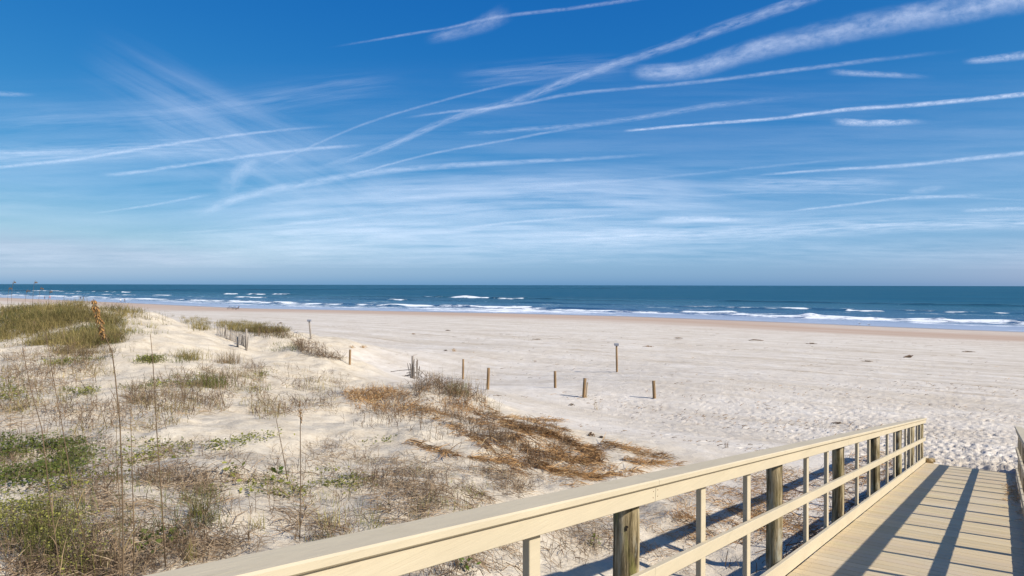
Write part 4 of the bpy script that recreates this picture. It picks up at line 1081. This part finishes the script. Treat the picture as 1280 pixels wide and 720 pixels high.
P = spots([(-10, 615), (60, 605), (60, 640), (-10, 650)], 70, 1.2, .5, seed=13); leaves(S, P, .04, YGREEN, GREEN, .10, 6, .10)
P = spots([(30, 640), (110, 640), (130, 725), (30, 725)], 70, 1.0, .4, seed=4); blades(S, P, 6, .38, .0065, GREEN, OLIVE, .08, .4)
P = spots([(320, 590), (430, 585), (470, 610), (380, 625), (320, 618)], 130, 1.2, .4, seed=5); leaves(S, P, .040, GREEN, YGREEN, .06, 5, .08); blades(S, P[::2], 5, .18, .006, YGREEN, OLIVE, .07, .8)
P = spots([(440, 575), (640, 590), (600, 640), (400, 690), (380, 650)], 120, 1.2, .4, seed=6); blades(S, P, 6, .20, .006, YGREEN, OLIVE, .08, .8)
P = spots([(130, 600), (260, 600), (280, 660), (150, 680)], 110, .9, .5, seed=7); blades(S, P, 6, .26, .006, OLIVE, GREEN, .07, .7)
P = spots([(60, 600), (160, 596), (150, 612), (60, 618)], 50, 1.2, .4, seed=8); leaves(S, P, .045, YGREEN, GREEN, .08, 6, .08)
P = spots([(440, 550), (500, 545), (495, 552), (450, 556)], 16, 0); leaves(S, P, .05, GREEN, YGREEN, .05, 5, .08)
tag(S.build('near_greens', M['leafy']), 'low green and yellow green leaves carpeting the near sand on the left', 'ground cover', kind='stuff')
# --- scraps strewn over the open beach
S = Strips()
for poly, k, L in [([(440, 420), (1280, 425), (1280, 470), (620, 500), (500, 470)], 300, .26), ([(620, 500), (1280, 470), (1280, 540), (900, 570), (740, 540)], 700, .13), ([(1000, 420), (1280, 425), (1280, 450), (1000, 440)], 60, .5), ([(560, 410), (1000, 412), (1000, 440), (560, 430)], 70, .6)]:
    P = spots(poly, k, 1.5, 4.0, seed=k, flow=-.66); straws(S, P, L, .018, DTWIG, RUST, -.3, .8, .03)
tag(S.build('beach_litter', M['straw']), 'dark scraps of weed and twig strewn over the open sand', 'beach litter', kind='stuff')
# ================================================================== SINGLE PLANTS
def tuft(px, py, n_, h, w_, cA, cB, label, spread=.12, lean=.45, name='grass_tuft', cat='grass tuft', leaf=None):
    P = hit([px], [py]); S = Strips(); blades(S, P, n_, h, w_, cA, cB, spread, lean)
    if leaf: leaves(S, P, leaf, cA, cB, h * .7, n_ // 2, spread)
    o = S.build(name, M['leafy'], None, P[0]); o.location = Vector(P[0]); tag(o, label, cat, 'single plants on the dune')
    return o
tuft(236, 449, 280, .75, .016, OLIVE, GOLD, 'olive grass tuft on the low sandy rise left of the buried fence', .32, .6)
tuft(287, 455, 170, .75, .016, OLIVE, TWIG, 'spiky grass tuft standing in front of the buried fence', .30, .45)
tuft(218, 452, 130, .45, .012, GREEN, OLIVE, 'smaller greener tuft joined to the sandy rise behind the tall bare stalks', .35, .6)
tuft(263, 483, 220, .50, .013, OLIVE, GREEN, 'broad low grass tuft among the dry brown scrub in mid distance', .30, .6)
tuft(247, 645, 70, .36, .007, GOLD, OLIVE, 'straw coloured grass tuft on near sand right of the tall stalks', .05, .5)
tuft(238, 700, 40, .36, .006, GOLD, GREEN, 'thin grass tuft just above the end of the cream handrail', .03, .35)
tuft(412, 660, 50, .30, .006, YGREEN, GOLD, 'yellow green tuft beside the handrail, right of the seed headed stalk', .06, .6)
tuft(322, 662, 26, .36, .006, GOLD, YGREEN, 'loose pale tuft with long curved blades on bare near sand', .04, .8)
tuft(618, 520, 26, .95, .010, TWIG, GOLD, 'few tall dry blades at the right foot of the brown mound', .12, .3)
tuft(748, 512, 16, .45, .010, GOLD, TWIG, 'sparse dry sprig alone on the sand below the double stake', .10, .5)
tuft(908, 560, 9, .45, .010, TWIG, DTWIG, 'few bare stems alone on the sand just above the handrail', .05, .35)
def leafy(px, py, k, size, h, spread, cA, cB, label):
    P = hit([px], [py]); S = Strips(); leaves(S, P, size, cA, cB, h, k, spread, .6, True)
    blades(S, P, max(4, k // 6), h * 1.1, .006, cA, cB, spread * .3, .5)
    o = S.build('leafy_plant', M['leafy'], None, P[0]); o.location = Vector(P[0]); tag(o, label, 'plant', 'leafy plants on the near sand'); return o
leafy(347, 592, 16, .085, .08, .07, GREEN, (.10, .17, .03), 'small bright broad leaved plant on bare sand near the seed headed stalk')
leafy(293, 596, 20, .07, .20, .06, GREEN, YGREEN, 'upright leafy sprig on the near sand, above the pale curved tuft')
leafy(580, 706, 18, .055, .08, .06, (.16, .26, .03), (.10, .19, .02), 'bright green leafy plant seen beneath the handrail')
leafy(187, 684, 60, .06, .10, .14, DGREEN, GREEN, 'dark green leafy clump left of the rightmost tall stalk')
leafy(216, 676, 40, .06, .09, .10, DGREEN, GREEN, 'dark green leafy clump touching the foot of the rightmost tall stalk')
leafy(742, 682, 16, .05, .12, .05, GREEN, YGREEN, 'small green sprig beside the shadow under the handrail')
leafy(310, 612, 34, .06, .12, .16, YGREEN, GREEN, 'straggling yellow green plant on sand below the upright leafy sprig')

# ================================================================== SEA OATS
M['oat'] = princ('ripe_seed_head', (.33, .18, .06), .75, None, var=.45, var_scale=30)
M['oat_dark'] = princ('dry_seed_head', (.14, .085, .04), .8, None, var=.35, var_scale=30)
M['stalk'] = princ('dry_stalk', (.135, .09, .05), .75, None, var=.3, var_scale=9)
def sea_oat(pts, base, label, head=None, d=5.4, r=.0042, blades_=6, dark=False, gmat='stalk', droop=.12):
    """pts: picture points of the stalk from top to bottom; base: where it roots; d: metres ahead"""
    W = [at(x, y, d + .02 * i) for i, (x, y) in enumerate(pts)]
    g = hit([base[0]], [base[1]])[0] if base[1] < 719 else None
    last = W[-1]
    if g is None:
        t = (last - W[-2]) / np.linalg.norm(last - W[-2]); q = last + t * .3
        q = np.array([q[0], q[1], gz(q[0], q[1])[0] - .05]); W.append(q)
    root = W[-1]
    e = empty('sea_oat_stalk', root)
    rel = [np.array(p) - root for p in W[::-1]]
    k = len(rel); m_ = MB(); m_.tube(rel, [r * (1.15 - .65 * i / (k - 1)) for i in range(k)], 6); m_.build('stem', M[gmat], e, True)
    if head:
        (n_, size, L) = head
        m_ = MB(); top = rel[-1]; dn = rel[-2] - rel[-1]; dn = dn / np.linalg.norm(dn)
        rh = np.random.default_rng(int(pts[0][0]))
        n_ = int(n_ * 2.2)
        for i in range(n_):
            t = rh.random() ** .9; wv = (.35 + .65 * math.sin(math.pi * min(1, t * .85 + .12))) * (.75 + .35 * math.sin(t * 19 + n_))
            a = rh.uniform(0, 2 * math.pi); rd = size * .42 * wv * math.sqrt(rh.random())
            c = top + dn * L * t + np.array([math.cos(a) * rd, math.sin(a) * rd, 0])
            o_ = np.array([math.cos(a) * .5 + rh.normal(0, .25), math.sin(a) * .5, -1.0]); o_ /= np.linalg.norm(o_)
            l = size * rh.uniform(.35, .75)
            s_ = np.cross(o_, rh.normal(size=3)); s_ /= np.linalg.norm(s_) + 1e-9; u_ = np.cross(o_, s_)
            w2 = l * .22
            m_.mi = 1 if rh.random() < .5 else 0
            m_.add([c, c + o_ * l * .45 + s_ * w2, c + o_ * l * .5 + u_ * w2 * .45, c + o_ * l * .45 - s_ * w2, c + o_ * l * .5 - u_ * w2 * .45, c + o_ * l],
                   [[0, 1, 2], [0, 2, 3], [0, 3, 4], [0, 4, 1], [5, 2, 1], [5, 3, 2], [5, 4, 3], [5, 1, 4]])
        m_.build('seed_head', [M['oat'], M['oat_dark']], e)
    if blades_:
        S = Strips(); m2 = blades_
        t = rng.uniform(.0, .45, m2); L = np.array([np.array([np.interp(tt, np.linspace(0, 1, k), [q[j] for q in rel]) for j in range(3)]) for tt in t])
        an = rng.uniform(0, 2 * math.pi, m2); ln = rng.uniform(.12, .35, m2)
        tip = np.c_[np.cos(an) * ln * .45, np.sin(an) * ln * .45, ln * rng.uniform(.2, .9, m2)]
        S.add(L, tip, np.c_[np.zeros((m2, 2)), ln * .3], .0055, col_mix(TWIG, GOLD, m2), 4, .1)
        S.build('leaf_blades', M['straw'], e)
    tag(e, label, 'sea oat', 'tall sea oat stalks in the foreground'); return e
sea_oat([(28, 434), (38, 485), (52, 535), (62, 620), (75, 719)], (75, 720), 'bare dark stalk leaning left, leftmost of the tall stalks', d=5.3)
sea_oat([(57, 414), (66, 470), (78, 535), (92, 620), (108, 684)], (108, 684), 'bare thin stalk leaning left, second from the left and reaching higher than the leftmost', d=6.0, blades_=3)
sea_oat([(117, 374), (122, 392), (128, 408), (133, 424), (140, 440), (144, 470), (150, 530), (153, 620), (154, 719)], (154, 720), 'tall stalk carrying a big orange brown seed head against the far dune', head=(110, .046, .29), d=5.2, r=.0048, blades_=16)
sea_oat([(188, 418), (191, 450), (196, 540), (202, 620), (207, 709)], (207, 709), 'bare straight stalk, rightmost of the close group on the left', d=5.6, blades_=4)
sea_oat([(163, 512), (165, 580), (167, 660), (167, 718)], (167, 718), 'short bare stalk right beside the tall seed headed stalk', d=5.5, blades_=6)
sea_oat([(374, 501), (376, 520), (375.5, 535), (376, 600), (375, 676)], (375, 676), 'stalk with a narrow brown seed head standing over the cream handrail', head=(46, .030, .20), d=6.4, r=.0042, blades_=3)
sea_oat([(339, 504), (345, 522), (353, 562), (360, 602)], (360, 602), 'thin bent bare stalk left of the narrow seed headed stalk', d=9.4, r=.005, blades_=2)
sea_oat([(147, 500), (145, 560), (150, 640), (149, 719)], (149, 720), 'thin stalk entwined with the left side of the tall seed headed stalk', d=5.4, r=.0032, blades_=10)
# far sea oats whose nodding heads stand above the far dune
for i, (x, yt, yb, lb) in enumerate([(14, 350, 384, 'leftmost sea oat rising above the horizon on the far dune'), (40.5, 350, 385, 'second sea oat rising above the horizon on the far dune'), (9, 358, 384, 'sea oat head against the sea at the very left of the far dune'),
        (31, 361, 386, 'sea oat head against the breakers between the two tallest ones'), (48, 358, 386, 'sea oat head against the sea right of the tallest pair'), (60, 362, 386, 'lowest and rightmost of the sea oats on the far dune')]):
    p = hit([x], [yb], 25, 43)[0]; dd = p[1]; h_ = EYE - (yt - hor(x)) * dd / F - p[2]
    e = empty('sea_oat', p)
    m_ = MB(); m_.tube([(0, 0, -.05), (.03, 0, h_ * .5), (.10, 0, h_ * .93), (.19, 0, h_)], [.009, .008, .006, .004], 4); m_.build('stem', M['stalk'], e, True)
    m_ = MB(); rh = np.random.default_rng(i)
    for k in range(14):
        t = rh.random(); c = np.array([.08 + .16 * t, rh.normal(0, .02), h_ * .90 + .12 * h_ * math.sin(t * 2.2) * .6 - .05 * t])
        m_.tube([c, c + np.array([.02, rh.normal(0, .03), -.05]), c + np.array([.03, rh.normal(0, .03), -.09])], [.003, .010, .002], 4)
    m_.build('seed_head', M['oat_dark'], e)
    tag(e, lb, 'sea oat', 'sea oats on the far dune')

# ================================================================== DEBRIS ON THE BEACH
def wrack_pile(px, py, wpx, hpx, cA, cB, label, k=90, cat='seaweed clump', name='seaweed_clump', grp='seaweed clumps on the beach'):
    p = hit([px], [py])[0]; s = p[1] / F
    S = Strips(); m = k
    wd, hg = wpx * s, hpx * s
    q = np.c_[np.clip(rng.normal(0, wd * .17, m), -.4 * wd, .4 * wd), rng.normal(0, wd * .10, m), np.zeros(m)]
    q[:, 2] = np.maximum(0, hg * (1 - (q[:, 0] / (wd * .5)) ** 2)) * rng.random(m)
    an = rng.uniform(0, 2 * math.pi, m); L = wd * .14
    S.add(q + p, np.c_[np.cos(an) * L, np.sin(an) * L, rng.normal(0, .12 * hg, m)], np.c_[np.zeros((m, 2)), np.ones(m) * hg * .2], max(.02, .32 * s), col_mix(cA, cB, m, .25), 2, .4)
    o = S.build(name, M['straw'], None, p); o.location = Vector(p); tag(o, label, cat, grp); return o
wrack_pile(440, 435, 11, 3, RUST, PALE, 'rusty seaweed clump left of its twin, above the short stake at the dune foot')
wrack_pile(454, 435, 12, 3, RUST, PALE, 'rusty seaweed clump right of its twin, far out beyond the dune foot')
wrack_pile(567.5, 439.5, 9, 4, RUST, PALE, 'rusty orange seaweed clump above the stake behind the brown mound')
wrack_pile(557, 439, 6, 2, DTWIG, DTWIG, 'small dark seaweed clump touching the rusty orange one')
wrack_pile(351, 404.5, 6, 1.6, DTWIG, TWIG, 'dark low seaweed clump behind the seaward grass ridge')
wrack_pile(810, 433.5, 18, 1.2, RUST, DTWIG, 'long low seaweed line right of the tall capped stake')
wrack_pile(671, 424.5, 14, 1, DTWIG, TWIG, 'dark low seaweed line far out left of the tall capped stake')
wrack_pile(517, 418, 6, 1.2, RUST, DTWIG, 'small far rusty seaweed speck left of the centre')
wrack_pile(560, 413.5, 9, 1, DTWIG, TWIG, 'thin dark seaweed streak far out above the fence remnant')
wrack_pile(1014, 430, 20, 1.2, DTWIG, TWIG, 'thin dark seaweed streak on the far sand in the right half')
wrack_pile(848, 423, 15, 1, GREYT, TWIG, 'pale thin seaweed streak far out in the right half')
wrack_pile(1085, 452, 22, 1, GREYT, TWIG, 'faint tan seaweed streak on sand above the end of the ramp')
wrack_pile(1210, 440, 20, 1, GREYT, DTWIG, 'thin dark seaweed streak near the right edge of the sand')
wrack_pile(1048, 529.5, 20, 1.6, DTWIG, TWIG, 'dark stringy weed lying on sand above the railing', 60)
wrack_pile(739, 545.5, 12, 5, DTWIG, DRUST, 'dark clump of weed at the top of the rusty straw tongue')
wrack_pile(752, 547.5, 9, 2, DTWIG, DTWIG, 'low black weed scrap right of the dark clump on the straw tongue')
wrack_pile(715, 507, 9, 2.5, DTWIG, TWIG, 'dark scrap of weed on sand below the leaning double stake', 60)
# the piece of driftwood and the stick
M['drift'] = princ('driftwood', (.17, .115, .075), .9, 20, .5, .01, .4, 10)
p = hit([1136], [447])[0]; s = .62 * p[1] / F; e = empty('driftwood_log', p)
m_ = MB(); m_.tube([(-10 * s, 0, .02), (-4 * s, .1, .05), (3 * s, .05, .10), (6 * s, 0, .12)], [.04, .08, .14, .07], 8, True, .1, 4); m_.build('trunk', M['drift'], e, True)
m_ = MB(); m_.tube([(2 * s, 0, .08), (4.5 * s, -.2, .16), (7 * s, -.2, .20)], [.06, .05, .02], 6, True, .1, 5); m_.build('branch', M['drift'], e, True)
tag(e, 'small forked piece of driftwood on the far sand at the right', 'driftwood')
p = hit([945], [426])[0]; s = p[1] / F
m_ = MB(); m_.tube([(-9 * s, 0, .05), (-3 * s, 0, .13), (5 * s, 0, .08), (10 * s, 0, .03)], [.03, .07, .06, .02], 7, True, .12, 7)
o = m_.build('driftwood_stick', M['drift'], None, True); o.location = Vector(p); tag(o, 'long dark driftwood stick lying flat on the far sand', 'driftwood')
# weathered clump by the foot of the left railing
p = np.array(rp(TEND + .12, -1.50, 0)); p[2] = gz(p[0], p[1])[0] - .01
m_ = MB(); rr_ = np.random.default_rng(8)
for i in range(5):
    a = rr_.normal(0, .05, 2); m_.tube([(a[0] - .07, a[1], .02), (a[0], a[1] + .02, .08), (a[0] + .05, a[1], .07), (a[0] + .09, a[1], .01)], [.02, .06, .05, .01], 7, True, .15, i)
M['clump'] = princ('tan_sand_lump', (.34, .25, .13), .95, 18, .8, .02, .35, 12)
o = m_.build('driftwood_lump', M['clump'], None, True); o.location = Vector(p); tag(o, 'tan lump of driftwood at the bottom end of the left railing', 'driftwood')
# dry bits blown onto the deck by the right railing
S = Strips(); m = 220
tt = np.clip(rng.normal(TEND - 4.6, 1.5, m), 13, TEND - .6); la = .27 - np.abs(rng.normal(0, .10, m))
P = np.array([rp(a, b, .006) for a, b in zip(tt, la)])
an = rng.uniform(0, 2 * math.pi, m)
S.add(P, np.c_[np.cos(an) * .09, np.sin(an) * .09, np.full(m, .012)], np.c_[np.zeros((m, 2)), np.full(m, .02)], .010, col_mix(PALE, RUST, m), 2, .4)
tag(S.build('straw_litter', M['straw']), 'bits of dry straw blown onto the deck beside the right railing', 'straw', kind='stuff')

# ================================================================== PEOPLE, BICYCLES, BIRDS
def flat(name, c, rough=.8): return princ(name, c, rough, None, var=.08)
SKIN = flat('skin', (.42, .25, .17), .6); HAIR = flat('dark_hair', (.04, .028, .02))
def person(px, py, shirt, trousers, label, face_az, pose='stand', hgt=1.72, loc=None):
    p = hit([px], [py], 170, 480)[0] if loc is None else np.array(loc, float)
    k = hgt / 1.72
    if pose == 'walk':
        J = dict(pel=(0, 0, .93), chest=(0, .02, 1.32), neck=(0, .03, 1.47), head=(0, .05, 1.58), top=(0, .04, 1.68),
                 hipl=(-.10, 0, .88), kneel=(-.11, .18, .48), ankl=(-.11, .26, .09), toel=(-.11, .42, .05), hipr=(.10, 0, .88), kneer=(.11, -.06, .47), ankr=(.11, -.30, .12), toer=(.11, -.18, .04),
                 shl=(-.19, .02, 1.38), ell=(-.25, -.12, 1.12), hal=(-.25, -.05, .86), shr=(.19, .02, 1.38), elr=(.25, .12, 1.13), har=(.24, .26, .92))
    elif pose == 'sit':
        J = dict(pel=(0, 0, .36), chest=(0, -.10, .74), neck=(0, -.12, .90), head=(0, -.10, 1.01), top=(0, -.11, 1.11),
                 hipl=(-.10, .02, .34), kneel=(-.13, .44, .44), ankl=(-.13, .66, .07), toel=(-.13, .82, .05), hipr=(.10, .02, .34), kneer=(.13, .44, .46), ankr=(.13, .70, .07), toer=(.13, .86, .05),
                 shl=(-.19, -.10, .80), ell=(-.26, .06, .56), hal=(-.22, .30, .52), shr=(.19, -.10, .80), elr=(.26, .06, .56), har=(.22, .30, .52))
    else:
        J = dict(pel=(0, 0, .93), chest=(0, .01, 1.32), neck=(0, .01, 1.47), head=(0, .03, 1.58), top=(0, .02, 1.68),
                 hipl=(-.10, 0, .88), kneel=(-.12, .03, .48), ankl=(-.13, -.02, .09), toel=(-.14, .13, .04), hipr=(.10, 0, .88), kneer=(.11, .02, .48), ankr=(.12, -.03, .09), toer=(.13, .12, .04),
                 shl=(-.19, .01, 1.38), ell=(-.25, -.02, 1.10), hal=(-.24, .08, .86), shr=(.19, .01, 1.38), elr=(.25, -.02, 1.10), har=(.24, .08, .86))
    rad = dict(pel=.135, chest=.145, neck=.055, head=.095, top=.07, hipl=.09, hipr=.09, kneel=.06, kneer=.06, ankl=.042, ankr=.042, toel=.035, toer=.035, shl=.06, shr=.06, ell=.043, elr=.043, hal=.035, har=.035)
    names = list(J); ix = {n_: i for i, n_ in enumerate(names)}
    E = [('pel', 'chest'), ('chest', 'neck'), ('neck', 'head'), ('head', 'top'), ('pel', 'hipl'), ('hipl', 'kneel'), ('kneel', 'ankl'), ('ankl', 'toel'), ('pel', 'hipr'), ('hipr', 'kneer'), ('kneer', 'ankr'), ('ankr', 'toer'),
         ('chest', 'shl'), ('shl', 'ell'), ('ell', 'hal'), ('chest', 'shr'), ('shr', 'elr'), ('elr', 'har')]
    me = bpy.data.meshes.new('person')
    me.from_pydata([tuple(c * k for c in J[n_]) for n_ in names], [(ix[a], ix[b]) for a, b in E], [])
    o = bpy.data.objects.new('person', me); COL.objects.link(o)
    sk = o.modifiers.new('skin', 'SKIN'); sk.use_smooth_shade = True
    for n_, i in ix.items():
        sv = me.skin_vertices[0].data[i]; sv.radius = (rad[n_] * k, rad[n_] * k * (.8 if n_ in ('pel', 'chest') else 1)); sv.use_root = (n_ == 'pel')
    sb = o.modifiers.new('sub', 'SUBSURF'); sb.levels = 1; sb.render_levels = 1
    dg = bpy.context.evaluated_depsgraph_get(); me2 = bpy.data.meshes.new_from_object(o.evaluated_get(dg))
    o.modifiers.clear(); o.data = me2; me2.name = 'person'
    for m_ in (SKIN, shirt, trousers, HAIR): me2.materials.append(m_)
    hd = np.array(J['head']) * k; cz = J['pel'][2] * k
    arms = [np.array(J[n_]) * k for n_ in ('hal', 'har', 'ell', 'elr')]
    for f in me2.polygons:
        c = np.array(f.center); mi = 1
        if c[2] > J['neck'][2] * k - .01: mi = 3 if (c[2] > hd[2] + .02 * k or c[1] < hd[1] - .04 * k) and c[2] > J['neck'][2] * k + .05 else 0
        elif min(np.linalg.norm(c - a) for a in arms[:2]) < .17 * k: mi = 0
        elif pose == 'sit': mi = 2 if c[1] > .08 and abs(c[0]) < .19 and c[2] < .55 else (2 if c[2] < .34 else 1)
        elif c[2] < .93 * k and abs(c[0]) < .215 * k: mi = 2
        f.material_index = mi
    o.location = Vector(p); o.rotation_euler = (0, 0, face_az)
    tag(o, label, 'person', 'people far off on the beach'); return o
navy = flat('navy_cloth', (.03, .035, .06)); black = flat('black_cloth', (.02, .02, .022)); white = flat('white_cloth', (.8, .8, .8)); red = flat('red_cloth', (.5, .06, .05)); khaki = flat('khaki_cloth', (.3, .25, .17)); grey = flat('grey_cloth', (.12, .13, .15))
person(55.8, 374.6, navy, black, 'person in dark clothes by the water, leftmost of all the walkers', 1.2, 'walk')
person(62.5, 374.2, red, khaki, 'person in a red top by the water, next to the leftmost walker', .4, 'walk')
person(100.8, 374.8, black, navy, 'person in dark clothes, left one of the middle pair behind the dune', 1.0, 'stand')
person(104.2, 374.4, grey, navy, 'person in grey, right one of the middle pair behind the dune', -.5, 'walk')
person(150.8, 378.2, white, navy, 'person in a white shirt and dark trousers at the water edge', 1.3, 'walk')
person(156.0, 378.2, black, black, 'person in black beside the one in the white shirt', 1.3, 'walk')
rub = flat('black_rubber', (.018, .018, .018), .7); steel = princ('painted_bike_frame', (.05, .06, .09), .35, None, var=.1)
def bicycle(px, py, rz, label):
    p = hit([px], [py])[0]; e = empty('bicycle', p, rz)
    def wheel(cx):
        m_ = MB(); m_.tube([(cx + .33 * math.cos(a), 0, .34 + .33 * math.sin(a)) for a in np.linspace(0, 2 * math.pi, 21)], .028, 6, False); o = m_.build('wheel', rub, e, True)
        m_ = MB()
        for a in np.linspace(0, math.pi, 6, endpoint=False): m_.tube([(cx - .32 * math.cos(a), 0, .34 - .32 * math.sin(a)), (cx + .32 * math.cos(a), 0, .34 + .32 * math.sin(a))], .006, 4)
        m_.build('spokes', steel, o)
    wheel(-.52); wheel(.52)
    m_ = MB()
    for a, b in [((-.52, 0, .34), (-.05, 0, .32)), ((-.05, 0, .32), (-.2, 0, .86)), ((-.52, 0, .34), (-.17, 0, .78)), ((-.17, 0, .78), (.34, 0, .8)), ((-.05, 0, .32), (.36, 0, .74)), ((.52, 0, .34), (.33, 0, .98))]: m_.tube([a, b], .022, 6)
    m_.build('frame', steel, e, True)
    m_ = MB(); m_.tube([(-.34, 0, .90), (-.22, 0, .92), (-.08, 0, .90)], [.08, .06, .025], 8); m_.build('saddle', black, e, True)
    m_ = MB(); m_.tube([(.26, -.3, 1.02), (.33, -.12, .99), (.33, .12, .99), (.26, .3, 1.02)], .018, 6); m_.build('handlebar', steel, e, True)
    m_ = MB(); m_.tube([(-.05, -.14, .22), (-.05, -.1, .32), (-.05, .1, .32), (-.05, .14, .42)], .02, 5); m_.build('pedals', steel, e)
    tag(e, label, 'bicycle', 'bicycles parked by the water'); return e
bicycle(287.6, 386.6, .15, 'dark bicycle parked near the water, left of the other bicycle')
bicycle(293.2, 386.8, -.5, 'dark bicycle parked near the water, beside the seated person')
p = hit([297.8], [386.8])[0]; e = empty('beach_chair', p, 1.9)
m_ = MB()
for a, b in [((-.28, -.3, 0), (-.28, .32, .36)), ((.28, -.3, 0), (.28, .32, .36)), ((-.28, .32, 0), (-.28, -.42, .95)), ((.28, .32, 0), (.28, -.42, .95)), ((-.28, -.42, .95), (.28, -.42, .95)), ((-.28, .32, .36), (.28, .32, .36))]: m_.tube([a, b], .018, 6)
m_.build('frame', steel, e)
m_ = MB(); m_.box((0, .06, .27), (1, 0, 0), (0, .98, .1), (0, -.1, .98), .27, .28, .012); m_.build('seat', navy, e)
m_ = MB(); m_.box((0, -.32, .64), (1, 0, 0), (0, -.33, .94), (0, .94, .33), .27, .36, .012); m_.build('backrest', navy, e)
tag(e, 'dark folding beach chair near the water with someone sitting in it', 'chair')
person(0, 0, black, black, 'person in black sitting in a beach chair near the water', 1.9, 'sit', 1.72, (p[0], p[1], p[2] - .0))
gw = flat('white_feathers', (.75, .75, .74)); gg = flat('grey_feathers', (.30, .31, .33)); ob = flat('orange_beak', (.55, .28, .04))
def gull(px, py, rz, label):
    p = hit([px], [py])[0]; e = empty('gull', p, rz)
    m_ = MB(); m_.tube([(-.20, 0, .20), (-.12, 0, .22), (0, 0, .24), (.12, 0, .27), (.18, 0, .33), (.215, 0, .385), (.25, 0, .395), (.28, 0, .39)], [.015, .06, .095, .085, .05, .045, .045, .012], 10); m_.build('body', gw, e, True)
    for s_ in (-1, 1):
        m_ = MB(); m_.tube([(.08, s_ * .075, .29), (-.06, s_ * .085, .27), (-.2, s_ * .05, .22), (-.3, s_ * .02, .2)], [.03, .055, .035, .008], 7); m_.build('wing', gg, e, True)
        m_ = MB(); m_.tube([(.0, s_ * .035, .18), (.0, s_ * .035, .02), (.04, s_ * .035, .005)], .008, 5); m_.build('leg', ob, e)
    m_ = MB(); m_.tube([(.28, 0, .39), (.34, 0, .38)], [.012, .003], 6); m_.build('beak', ob, e)
    tag(e, label, 'gull', 'gulls on the wet sand'); return e
gull(1074.5, 405.8, 2.6, 'white gull standing at the water edge, left one of two')
gull(1086.5, 407.4, 2.8, 'white gull standing at the water edge, right one of two')
